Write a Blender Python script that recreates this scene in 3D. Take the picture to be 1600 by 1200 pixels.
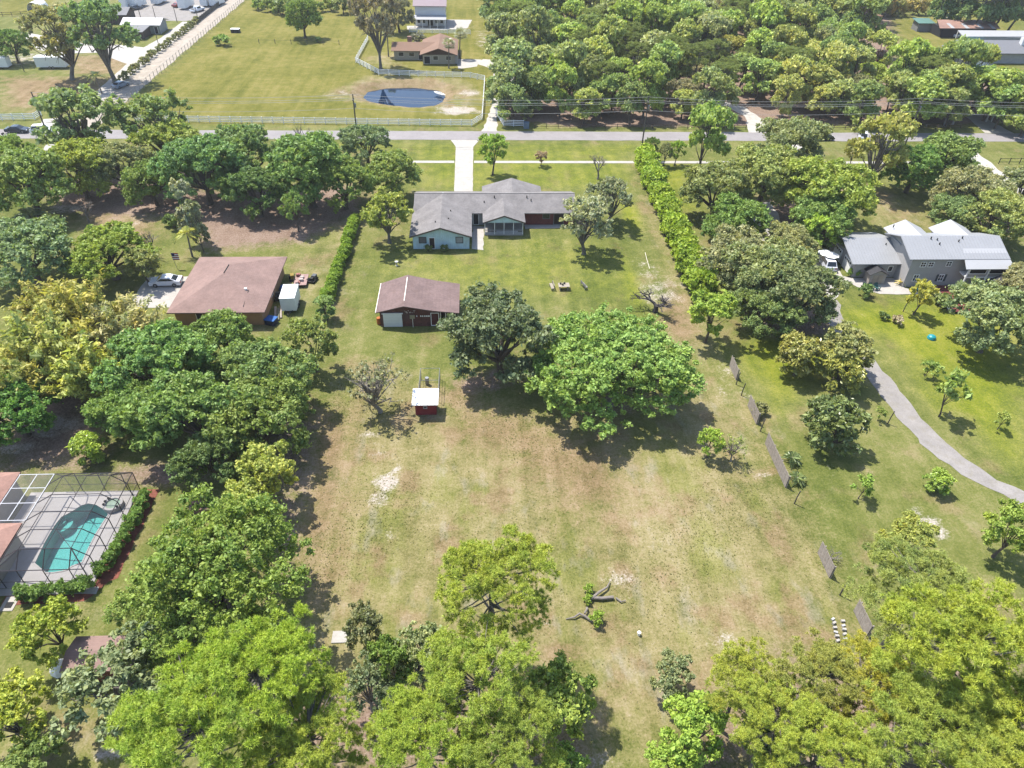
import bpy, math, random
import numpy as np
from mathutils import Matrix, Vector

# ---------------------------------------------------------------- camera, world, sun, exposure
scene = bpy.context.scene
for ob in list(bpy.data.objects):
    bpy.data.objects.remove(ob)
COL = scene.collection
F_PX, CAM_H = 1111.0, 57.0
_yc = np.array([-62.0, 904.0, -F_PX]); _yc /= np.linalg.norm(_yc)
_xc = np.array([(904 * 300 + F_PX ** 2) / 62, 300.0, -F_PX]); _xc /= np.linalg.norm(_xc)
_zc = np.cross(_xc, _yc)
CM = np.array([_xc, _yc, _zc])
cam_data = bpy.data.cameras.new("camera")
cam_data.sensor_width = 36.0
cam_data.lens = 36.0 * F_PX / 1600.0
cam_data.clip_start = 0.5
cam_data.clip_end = 6000.0
cam = bpy.data.objects.new("camera", cam_data)
COL.objects.link(cam)
cam.matrix_world = Matrix.Translation((0, 0, CAM_H)) @ Matrix([list(r) for r in CM]).to_4x4()
scene.camera = cam

SUN_EL = math.radians(64.0)
sun_h = Vector((-0.74, 0.67, 0)).normalized()
to_sun = Vector((sun_h.x * math.cos(SUN_EL), sun_h.y * math.cos(SUN_EL), math.sin(SUN_EL)))
world = bpy.data.worlds.new("World")
scene.world = world
world.use_nodes = True
wn = world.node_tree
sky = wn.nodes.new("ShaderNodeTexSky")
sky.sky_type = 'NISHITA'
sky.sun_disc = False
sky.sun_elevation = SUN_EL
sky.sun_rotation = math.atan2(to_sun.x, to_sun.y)
sky.air_density = 1.0
sky.dust_density = 1.2
bg = wn.nodes["Background"]
bg.inputs["Strength"].default_value = 0.15
wn.links.new(sky.outputs[0], bg.inputs["Color"])
sun_data = bpy.data.lights.new("sun", 'SUN')
sun_data.energy = 4.6
sun_data.angle = math.radians(0.53)
sun_data.color = (1.0, 0.95, 0.87)
sun = bpy.data.objects.new("sun", sun_data)
COL.objects.link(sun)
sun.rotation_euler = to_sun.to_track_quat('Z', 'Y').to_euler()
sun.location = (0, 0, 120)
scene.view_settings.view_transform = 'Standard'
scene.view_settings.look = 'None'
scene.view_settings.exposure = 1.04
scene.view_settings.gamma = 1.0
scene.view_settings.use_curve_mapping = False
try:
    scene.cycles.max_bounces = 5
    scene.cycles.diffuse_bounces = 2
    scene.cycles.glossy_bounces = 2
    scene.cycles.transparent_max_bounces = 6
except Exception:
    pass

# ---------------------------------------------------------------- helpers
def G(px, py, z=0.0):
    """survey: where a point of the 1600x1200 photograph lies on the level plane of height z"""
    d = CM @ np.array([px - 800.0, 600.0 - py, -F_PX])
    t = (z - CAM_H) / d[2]
    return float(d[0] * t), float(d[1] * t)

def ppm(px, py, z=0.0):
    x, y = G(px, py, z)
    v = CM.T @ np.array([x, y, z - CAM_H])
    return F_PX / -v[2]

def thing(name, label, cat, loc=(0, 0, 0), rz=0.0, group=None):
    o = bpy.data.objects.new(name, None)
    COL.objects.link(o)
    o.empty_display_size = 0.3
    o.location = loc
    o.rotation_euler = (0, 0, rz)
    o["label"] = label
    o["category"] = cat
    if group:
        o["group"] = group
    return o

def tag(o, label, cat, group=None):
    o["label"] = label
    o["category"] = cat
    if group:
        o["group"] = group
    return o

def obj(name, me, parent=None, loc=(0, 0, 0), rot=(0, 0, 0), kind=None, color=None, scale=None):
    o = bpy.data.objects.new(name, me)
    COL.objects.link(o)
    o.location = loc
    o.rotation_euler = rot
    if scale is not None:
        o.scale = scale
    if parent:
        o.parent = parent
    if kind:
        o["kind"] = kind
    if color:
        o.color = (*color, 1.0)
    return o

class MB:
    """collects shapes in metres; build() makes one mesh object"""
    def __init__(s):
        s.v, s.f = [], []
    def add(s, vs, fs):
        n = len(s.v)
        s.v += [tuple(p) for p in vs]
        s.f += [tuple(i + n for i in f) for f in fs]
        return s
    def box(s, x0, y0, z0, x1, y1, z1):
        return s.add([(x0, y0, z0), (x1, y0, z0), (x1, y1, z0), (x0, y1, z0), (x0, y0, z1), (x1, y0, z1), (x1, y1, z1), (x0, y1, z1)],
                     [(0, 3, 2, 1), (4, 5, 6, 7), (0, 1, 5, 4), (1, 2, 6, 5), (2, 3, 7, 6), (3, 0, 4, 7)])
    def slab(s, q, t):
        """four corners (counter-clockwise from above), thickness t downwards"""
        lo = [(p[0], p[1], p[2] - t) for p in q]
        n = len(q)
        fs = [tuple(range(n)), tuple(range(2 * n - 1, n - 1, -1))]
        fs += [(i, i + n, (i + 1) % n + n, (i + 1) % n) for i in range(n)]
        return s.add(list(q) + lo, fs)
    def prism(s, poly, z0, z1):
        n = len(poly)
        vs = [(p[0], p[1], z0) for p in poly] + [(p[0], p[1], z1) for p in poly]
        return s.add(vs, [tuple(range(n - 1, -1, -1)), tuple(range(n, 2 * n))] + [(i, (i + 1) % n, (i + 1) % n + n, i + n) for i in range(n)])
    def prism_y(s, poly, y0, y1):
        """profile in x,z swept along y"""
        n = len(poly)
        vs = [(p[0], y0, p[1]) for p in poly] + [(p[0], y1, p[1]) for p in poly]
        return s.add(vs, [tuple(range(n)), tuple(range(2 * n - 1, n - 1, -1))] + [(i, i + n, (i + 1) % n + n, (i + 1) % n) for i in range(n)])
    def prism_x(s, poly, x0, x1):
        n = len(poly)
        vs = [(x0, p[0], p[1]) for p in poly] + [(x1, p[0], p[1]) for p in poly]
        return s.add(vs, [tuple(range(n - 1, -1, -1)), tuple(range(n, 2 * n))] + [(i, (i + 1) % n, (i + 1) % n + n, i + n) for i in range(n)])
    def tube(s, pts, rad, n=6, cap=True):
        P = [Vector(p) for p in pts]
        if not hasattr(rad, '__len__'):
            rad = [rad] * len(P)
        vs, fs = [], []
        for i, p in enumerate(P):
            d = (P[min(i + 1, len(P) - 1)] - P[max(i - 1, 0)])
            if d.length < 1e-6:
                d = Vector((0, 0, 1))
            d.normalize()
            a = d.cross(Vector((0, 0, 1)) if abs(d.z) < 0.9 else Vector((1, 0, 0))).normalized()
            b = d.cross(a)
            for k in range(n):
                t = 2 * math.pi * k / n
                vs.append(p + a * math.cos(t) * rad[i] + b * math.sin(t) * rad[i])
        for i in range(len(P) - 1):
            for k in range(n):
                fs.append((i * n + k, i * n + (k + 1) % n, (i + 1) * n + (k + 1) % n, (i + 1) * n + k))
        if cap:
            fs.append(tuple(range(n - 1, -1, -1)))
            fs.append(tuple((len(P) - 1) * n + k for k in range(n)))
        return s.add(vs, fs)
    def lathe(s, prof, cx=0, cy=0, n=16):
        vs, fs = [], []
        for r, z in prof:
            for k in range(n):
                t = 2 * math.pi * k / n
                vs.append((cx + r * math.cos(t), cy + r * math.sin(t), z))
        for i in range(len(prof) - 1):
            for k in range(n):
                fs.append((i * n + k, i * n + (k + 1) % n, (i + 1) * n + (k + 1) % n, (i + 1) * n + k))
        fs.append(tuple(range(n - 1, -1, -1)))
        fs.append(tuple((len(prof) - 1) * n + k for k in range(n)))
        return s.add(vs, fs)
    def mesh(s, name, m, org=(0, 0, 0)):
        me = bpy.data.meshes.new(name)
        me.from_pydata([(p[0] - org[0], p[1] - org[1], p[2] - org[2]) for p in s.v], [], s.f)
        me.materials.append(m)
        me.update()
        return me
    def build(s, name, m, parent=None, local=False, kind=None, smooth=False):
        """vertices are world coordinates unless local; a parent Empty's location is taken off"""
        org = (0, 0, 0)
        if parent is not None and not local:
            org = tuple(parent.location)
            if parent.parent is not None:
                org = tuple(parent.location + parent.parent.location)
        me = s.mesh(name, m, org)
        if smooth:
            me.shade_smooth()
        return obj(name, me, parent, kind=kind)

def mesh_np(name, V, Fc, m, tint=None, smooth=False):
    me = bpy.data.meshes.new(name)
    k = Fc.shape[1]
    me.vertices.add(len(V)); me.vertices.foreach_set("co", np.ascontiguousarray(V, dtype=np.float32).ravel())
    me.loops.add(Fc.size); me.loops.foreach_set("vertex_index", np.ascontiguousarray(Fc, dtype=np.int32).ravel())
    me.polygons.add(len(Fc)); me.polygons.foreach_set("loop_start", np.arange(0, Fc.size, k, dtype=np.int32))
    me.update(calc_edges=True)
    if tint is not None:
        a = me.attributes.new("tint", 'FLOAT', 'FACE')
        a.data.foreach_set("value", np.ascontiguousarray(tint, dtype=np.float32))
    me.materials.append(m)
    if smooth:
        me.shade_smooth()
    return me

# ---------------------------------------------------------------- materials
def nn(nt, t, **kw):
    n = nt.nodes.new(t)
    for k, v in kw.items():
        setattr(n, k, v)
    return n

def ramp(nt, fac, stops):
    r = nn(nt, "ShaderNodeValToRGB")
    e = r.color_ramp.elements
    while len(e) < len(stops):
        e.new(0.5)
    for i, (p, c) in enumerate(stops):
        e[i].position = p
        e[i].color = (*c, 1) if len(c) == 3 else c
    nt.links.new(fac, r.inputs[0])
    return r.outputs[0]

def noise(nt, vec, scale, detail=4, rough=0.6):
    n = nn(nt, "ShaderNodeTexNoise")
    n.inputs["Scale"].default_value = scale
    n.inputs["Detail"].default_value = detail
    n.inputs["Roughness"].default_value = rough
    if vec is not None:
        nt.links.new(vec, n.inputs["Vector"])
    return n.outputs[0]

def mixc(nt, fac, a, b, bt='MIX'):
    m = nn(nt, "ShaderNodeMix", data_type='RGBA', blend_type=bt)
    for s, v in ((m.inputs[0], fac), (m.inputs[6], a), (m.inputs[7], b)):
        if isinstance(v, (int, float)):
            s.default_value = v
        elif isinstance(v, tuple):
            s.default_value = (*v, 1) if len(v) == 3 else v
        else:
            nt.links.new(v, s)
    return m.outputs[2]

def math_n(nt, op, a, b=0.0, clamp=False):
    m = nn(nt, "ShaderNodeMath", operation=op, use_clamp=clamp)
    for s, v in ((m.inputs[0], a), (m.inputs[1], b)):
        if isinstance(v, (int, float)):
            s.default_value = v
        else:
            nt.links.new(v, s)
    return m.outputs[0]

def vscale(nt, vec, sx, sy, sz):
    m = nn(nt, "ShaderNodeMapping")
    m.inputs["Scale"].default_value = (sx, sy, sz)
    nt.links.new(vec, m.inputs["Vector"])
    return m.outputs[0]

MATS = {}
def mat(name, c, rough=0.8, var=0.18, scale=1.5, fine=14.0, stain=None, stain_amt=0.5, metal=0.0, spec=0.3, stripe=None, bump=0.0, obcol=False):
    """procedural paint / wood / shingle: base colour with broad and fine mottling, optional stains, optional board lines"""
    if name in MATS:
        return MATS[name]
    if max(c) < 0.6:
        c = tuple(x * 0.56 for x in c)
        stain = tuple(x * 0.56 for x in stain) if stain else None
    m = bpy.data.materials.new(name)
    m.use_nodes = True
    nt = m.node_tree
    b = nt.nodes["Principled BSDF"]
    g = nn(nt, "ShaderNodeNewGeometry")
    pos = g.outputs["Position"]
    lo = tuple(max(0, x * (1 - var)) for x in c)
    hi = tuple(min(1, x * (1 + var)) for x in c)
    n1 = noise(nt, pos, scale, 5)
    n2 = noise(nt, pos, fine, 3)
    f = math_n(nt, 'ADD', math_n(nt, 'MULTIPLY', n1, 0.6), math_n(nt, 'MULTIPLY', n2, 0.4))
    colr = ramp(nt, f, [(0.33, lo), (0.67, hi)])
    if obcol:
        oi = nn(nt, "ShaderNodeObjectInfo")
        colr = mixc(nt, 1.0, colr, oi.outputs["Color"], 'MULTIPLY')
    if stripe:
        axis, period, amt = stripe
        sep = nn(nt, "ShaderNodeSeparateXYZ")
        nt.links.new(pos, sep.inputs[0])
        fr = math_n(nt, 'FRACT', math_n(nt, 'DIVIDE', sep.outputs["XYZ".index(axis)], period))
        line = math_n(nt, 'LESS_THAN', fr, 0.16)
        colr = mixc(nt, math_n(nt, 'MULTIPLY', line, amt), colr, tuple(x * 0.45 for x in c))
    if stain:
        sn = noise(nt, vscale(nt, pos, 1, 1, 0.35), 0.9, 6, 0.7)
        sf = math_n(nt, 'MULTIPLY', ramp(nt, sn, [(0.5, (0, 0, 0)), (0.68, (1, 1, 1))]), stain_amt)
        colr = mixc(nt, sf, colr, stain)
    nt.links.new(colr, b.inputs["Base Color"])
    b.inputs["Roughness"].default_value = rough
    b.inputs["Metallic"].default_value = metal
    b.inputs["Specular IOR Level"].default_value = spec
    if bump:
        bp = nn(nt, "ShaderNodeBump")
        bp.inputs["Strength"].default_value = bump
        bp.inputs["Distance"].default_value = 0.05
        nt.links.new(n2, bp.inputs["Height"])
        nt.links.new(bp.outputs[0], b.inputs["Normal"])
    MATS[name] = m
    return m

def foliage_mat(name, trans=0.3, rough=0.55, spec=0.25, warm=(1.2, 1.1, 0.75), cool=(0.75, 0.9, 0.95)):
    m = bpy.data.materials.new(name)
    m.use_nodes = True
    nt = m.node_tree
    b = nt.nodes["Principled BSDF"]
    out = nt.nodes["Material Output"]
    oi = nn(nt, "ShaderNodeObjectInfo")
    at = nn(nt, "ShaderNodeAttribute", attribute_name="tint")
    k = ramp(nt, at.outputs["Fac"], [(0.0, cool), (0.5, (1, 1, 1)), (1.0, warm)])
    c = mixc(nt, 1.0, oi.outputs["Color"], k, 'MULTIPLY')
    lum = ramp(nt, math_n(nt, 'FRACT', math_n(nt, 'MULTIPLY', at.outputs["Fac"], 7.31)), [(0.0, (0.72, 0.72, 0.72)), (1.0, (1.28, 1.28, 1.28))])
    c = mixc(nt, 1.0, c, lum, 'MULTIPLY')
    nt.links.new(c, b.inputs["Base Color"])
    b.inputs["Roughness"].default_value = rough
    b.inputs["Specular IOR Level"].default_value = spec
    tr = nn(nt, "ShaderNodeBsdfTranslucent")
    tc = mixc(nt, 1.0, c, (1.25, 1.3, 0.6), 'MULTIPLY')
    nt.links.new(tc, tr.inputs["Color"])
    mx = nn(nt, "ShaderNodeMixShader")
    mx.inputs[0].default_value = trans
    nt.links.new(b.outputs[0], mx.inputs[1])
    nt.links.new(tr.outputs[0], mx.inputs[2])
    nt.links.new(mx.outputs[0], out.inputs["Surface"])
    return m

LEAF = foliage_mat("leaf")
NEEDLE = foliage_mat("needle", trans=0.25, rough=0.5, warm=(1.12, 1.08, 0.85), cool=(0.82, 0.92, 0.95))
GLOSSY_LEAF = foliage_mat("glossy_leaf", trans=0.2, rough=0.35, spec=0.5)
BARK = mat("bark", (0.16, 0.13, 0.105), 0.95, 0.35, 2.0, 9.0, bump=0.5)
PALE_BARK = mat("pale_bark", (0.36, 0.32, 0.27), 0.95, 0.3, 2.0, 9.0)
GREY_BARK = mat("grey_bark", (0.25, 0.225, 0.195), 0.95, 0.3, 2.0, 9.0)

def glass_mat(name, c=(0.03, 0.04, 0.05)):
    return mat(name, c, 0.12, 0.2, 0.8, 4.0, spec=0.6)
GLASS = glass_mat("window_glass")
DARK = mat("dark_interior", (0.03, 0.03, 0.032), 0.9)
WHITE = mat("white_paint", (0.72, 0.72, 0.70), 0.5, 0.08)
TRIM = mat("pale_trim", (0.62, 0.57, 0.5), 0.6, 0.1)
BLACK = mat("black_rubber", (0.02, 0.02, 0.02), 0.7)
STEEL = mat("grey_steel", (0.42, 0.43, 0.44), 0.4, 0.1, metal=0.6)
WOODPOLE = mat("weathered_pole", (0.13, 0.115, 0.1), 0.9, 0.2)
FENCEWOOD = mat("weathered_plank", (0.46, 0.40, 0.355), 0.9, 0.3, 3.0, 12.0)
CONC = mat("concrete", (0.55, 0.52, 0.475), 0.9, 0.12, 0.6, 6.0, stain=(0.4, 0.36, 0.3), stain_amt=0.4)

# ---------------------------------------------------------------- terrain
rng = np.random.default_rng(5)
def spaced(lo, hi, a, b, step):
    mid = np.arange(a, b + 1e-6, step)
    L = [a]; d = step
    while L[-1] > lo:
        d *= 1.5; L.append(L[-1] - d)
    Rr = [mid[-1]]; d = step
    while Rr[-1] < hi:
        d *= 1.5; Rr.append(Rr[-1] + d)
    return np.array(L[:0:-1] + list(mid) + Rr[1:])
gx = spaced(-2500, 2500, -205, 235, 1.1)
gy = spaced(-2000, 3500, 5, 335, 1.1)
GX, GY = np.meshgrid(gx, gy)
PX, PY = GX.ravel(), GY.ravel()

def world_poly(pts, z=0.0):
    return [G(*p, z) for p in pts]

def sdf(poly):
    """signed distance to a world polygon, negative inside"""
    d2 = np.full(PX.shape, 1e18)
    ins = np.zeros(PX.shape, bool)
    n = len(poly)
    for i in range(n):
        ax, ay = poly[i]; bx, by = poly[(i + 1) % n]
        ex, ey = bx - ax, by - ay
        wx, wy = PX - ax, PY - ay
        t = np.clip((wx * ex + wy * ey) / (ex * ex + ey * ey + 1e-9), 0, 1)
        d2 = np.minimum(d2, (wx - ex * t) ** 2 + (wy - ey * t) ** 2)
        c = ((ay > PY) != (by > PY))
        xi = ex * (PY - ay) / (ey if abs(ey) > 1e-9 else 1e-9) + ax
        ins ^= c & (PX < xi)
    d = np.sqrt(d2)
    return np.where(ins, -d, d)

def soft(poly_px, w, amt=1.0):
    return amt * np.clip(0.5 - sdf(world_poly(poly_px)) / (2 * w), 0, 1)

def spot(px, py, rx, ry, amt=1.0):
    """soft patch: centre and radii measured in the photograph, turned into metres on the ground"""
    x, y = G(px, py)
    mx = rx / ppm(px, py)
    my = abs(G(px, py - ry)[1] - G(px, py + ry)[1]) / 2
    r = np.sqrt(((PX - x) / mx) ** 2 + ((PY - y) / my) ** 2)
    return amt * np.clip(1.35 - r, 0, 1)

def smax(*a):
    r = a[0]
    for b in a[1:]:
        r = np.maximum(r, b)
    return r
Zt = np.zeros(PX.shape)
dry = smax(soft([(545, 560), (700, 600), (840, 640), (1100, 560), (1150, 620), (1250, 800), (1330, 960), (1400, 1200), (470, 1200), (440, 900), (500, 640)], 5, 0.85),
           soft([(530, 340), (570, 330), (560, 400), (520, 560), (500, 560)], 2, 0.6),
           soft([(990, 250), (1030, 330), (1130, 560), (1090, 560), (1000, 330)], 2.5, 0.8),
           soft([(380, 360), (560, 345), (520, 480), (440, 480), (440, 400)], 4, 0.55),
           soft([(1120, 540), (1180, 640), (1250, 790), (1350, 1000), (1290, 1000), (1150, 650)], 2.5, 0.85),
           spot(1500, 300, 60, 30, .7), spot(1400, 330, 60, 40, 0.8), spot(1560, 930, 40, 30, .7), spot(1590, 275, 40, 18, .8),
           spot(100, 960, 100, 30, 0.5), spot(130, 1150, 110, 40, 0.8), spot(620, 350, 40, 30, .5), spot(850, 380, 50, 20, .25),
           soft([(560, 90), (640, 75), (620, 120), (580, 105)], 4, 0.7), soft([(500, 150), (580, 118), (720, 122), (755, 150), (720, 172), (560, 160)], 2.5, 1.0),
           spot(1500, 42, 30, 14, .5), spot(1500, 655, 30, 20, .5), spot(1495, 395, 30, 20, 0.5))
brown = smax(soft([(470, 620), (560, 640), (570, 760), (520, 930), (470, 960), (440, 880), (450, 760)], 4, 0.8),
             soft([(690, 600), (830, 640), (1000, 700), (1010, 800), (880, 830), (790, 740), (700, 690)], 5, 0.75),
             spot(720, 620, 50, 30, .8), spot(640, 930, 50, 20, .3), spot(880, 1020, 45, 22, .9), spot(850, 1160, 120, 40, .8), spot(930, 1100, 60, 70, 0.4),
             spot(1060, 500, 40, 60, 0.8), soft([(0, 120), (195, 118), (150, 160), (0, 175)], 5, 0.9), soft([(95, 85), (215, 85), (230, 115), (110, 120)], 4, .8),
             soft([(100, 310), (220, 305), (260, 340), (240, 400), (110, 360)], 4, 0.8), spot(1180, 745, 60, 20, .5), spot(1240, 660, 30, 20, .3))
litter = smax(soft([(60, 285), (200, 275), (330, 300), (560, 290), (560, 330), (480, 375), (330, 390), (300, 340), (100, 330)], 4, 1.0),
              soft([(790, 165), (1600, 165), (1600, 192), (1480, 193), (1190, 194), (1180, 196), (890, 198), (790, 184)], 2.0, 1.0),
              soft([(810, 20), (1390, 20), (1400, 120), (1600, 130), (1600, 190), (790, 190)], 5, 1.0),
              soft([(470, 1080), (800, 1080), (900, 1200), (420, 1200)], 4, 0.95), soft([(1200, 1040), (1600, 1020), (1600, 1200), (1080, 1200)], 5, 0.9),
              soft([(420, 640), (500, 660), (470, 780), (450, 900), (430, 900)], 2.5, 0.75), soft([(0, 620), (150, 600), (160, 720), (0, 740)], 5, 0.9),
              spot(1240, 500, 80, 30, .9), spot(250, 740, 100, 25, .7), spot(960, 640, 70, 30, .45), spot(760, 595, 60, 25, .6), spot(1240, 340, 80, 40, .8),
              spot(1310, 290, 60, 20, .7), spot(1560, 340, 60, 40, .6))
sandm = smax(spot(603, 755, 26, 16, 1.0), spot(592, 778, 22, 14, .75), spot(622, 735, 12, 8, .95), spot(580, 680, 28, 10, .6), spot(590, 710, 30, 14, .5), spot(610, 830, 30, 20, .4),
             spot(715, 173, 40, 8, 1.0), spot(735, 145, 22, 7, .7), spot(540, 146, 35, 8, .5), spot(1452, 815, 30, 16, .8), spot(1472, 835, 16, 14, .85), spot(1425, 800, 20, 8, .7),
             spot(1140, 585, 30, 22, .4), spot(1165, 615, 14, 18, .55), spot(1130, 610, 20, 15, .4), spot(1300, 735, 10, 14, .5), spot(1030, 455, 45, 26, .6), spot(1010, 420, 26, 22, .5),
             spot(75, 665, 55, 22, .9), spot(30, 700, 40, 14, .8), spot(190, 1175, 50, 16, .9), spot(970, 905, 40, 14, .55), spot(975, 930, 30, 20, .4), spot(1130, 1000, 40, 20, .5),
             spot(105, 325, 40, 10, .7), spot(190, 350, 34, 8, .5), spot(270, 560, 30, 12, .6), spot(165, 580, 20, 10, .5), spot(720, 40, 30, 8, .5), spot(755, 60, 18, 22, .5),
             spot(605, 330, 30, 14, .3), spot(860, 975, 24, 14, .4), spot(940, 1180, 40, 20, .5), spot(1200, 745, 26, 8, .6), spot(560, 960, 20, 12, .45), spot(440, 520, 40, 20, .3),
             soft([(95, 5), (200, 10), (190, 30), (100, 28)], 4, .7), spot(50, 90, 60, 14, .6))
lush = smax(soft([(1130, 545), (1230, 510), (1330, 470), (1600, 470), (1600, 740), (1480, 640), (1370, 530), (1290, 590), (1210, 640)], 5, 0.85),
            soft([(560, 400), (900, 365), (1000, 400), (990, 480), (720, 470), (590, 430)], 6, 0.45), soft([(640, 225), (985, 225), (1000, 300), (640, 300)], 4, 0.55),
            soft([(1000, 250), (1080, 255), (1100, 330), (1060, 330)], 3, 0.7), spot(985, 440, 18, 60, .7), spot(840, 380, 40, 14, .5), spot(1430, 500, 60, 40, .9),
            spot(1220, 560, 60, 40, .9), spot(1500, 620, 70, 60, .8), spot(985, 330, 20, 40, .8), soft([(480, 222), (1000, 224), (1000, 240), (480, 238)], 1.5, 0.5),
            spot(620, 480, 60, 40, .3), spot(800, 860, 60, 30, .35), spot(860, 830, 90, 30, .25), spot(60, 1000, 60, 40, .4))
past = smax(soft([(200, 170), (400, -20), (780, -20), (770, 195), (300, 195)], 5, 1.0), soft([(1370, 30), (1600, 10), (1600, 110), (1450, 110)], 4, .6), soft([(0, -10), (100, -10), (60, 22), (0, 25)], 4, 1))
brown = smax(brown, soft([(538, 147), (556, 131), (600, 123), (650, 122), (704, 129), (720, 143), (712, 157), (690, 166), (650, 170), (600, 166), (555, 157)], 1.5, 0.75))
# ponds and pools sit in hollows
def hollow(poly, depth, w):
    global Zt
    Zt = np.minimum(Zt, -depth * np.clip(-sdf(poly) / w, 0, 1) ** 0.8)
POND_BANK = world_poly([(548, 146), (560, 133), (600, 126), (650, 125), (700, 131), (713, 143), (708, 154), (690, 163), (650, 168), (600, 163), (560, 155)])
hollow(POND_BANK, 2.4, 7.0)
POOL_PX = [(118, 796), (127, 790), (138, 787), (150, 789), (160, 795), (169, 804), (160, 817), (148, 836), (137, 858), (128, 878), (118, 882), (111, 885), (105, 890), (97, 892), (84, 894), (71, 894), (62, 886), (55, 880), (62, 865), (70, 848), (79, 832), (88, 818), (96, 808), (106, 803)]
POOL = world_poly(POOL_PX, 0.08)
pool_cx, pool_cy = np.mean([p[0] for p in POOL]), np.mean([p[1] for p in POOL])
DECK = [(-47.2, 41.0), (-36.15, 41.0), (-36.15, 52.9), (-47.2, 52.9)]
inside = (PX > -46.5) & (PX < -36.9) & (PY > 41.8) & (PY < 52.2)
Zt[inside] = -2.6
far = np.clip((np.hypot(PX, PY - 150) - 400) / 2000, 0, 1)

V = np.stack([PX, PY, Zt], 1)
ny, nx = GX.shape
idx = np.arange(nx * ny).reshape(ny, nx)
Fq = np.stack([idx[:-1, :-1], idx[:-1, 1:], idx[1:, 1:], idx[1:, :-1]], -1).reshape(-1, 4)

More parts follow.
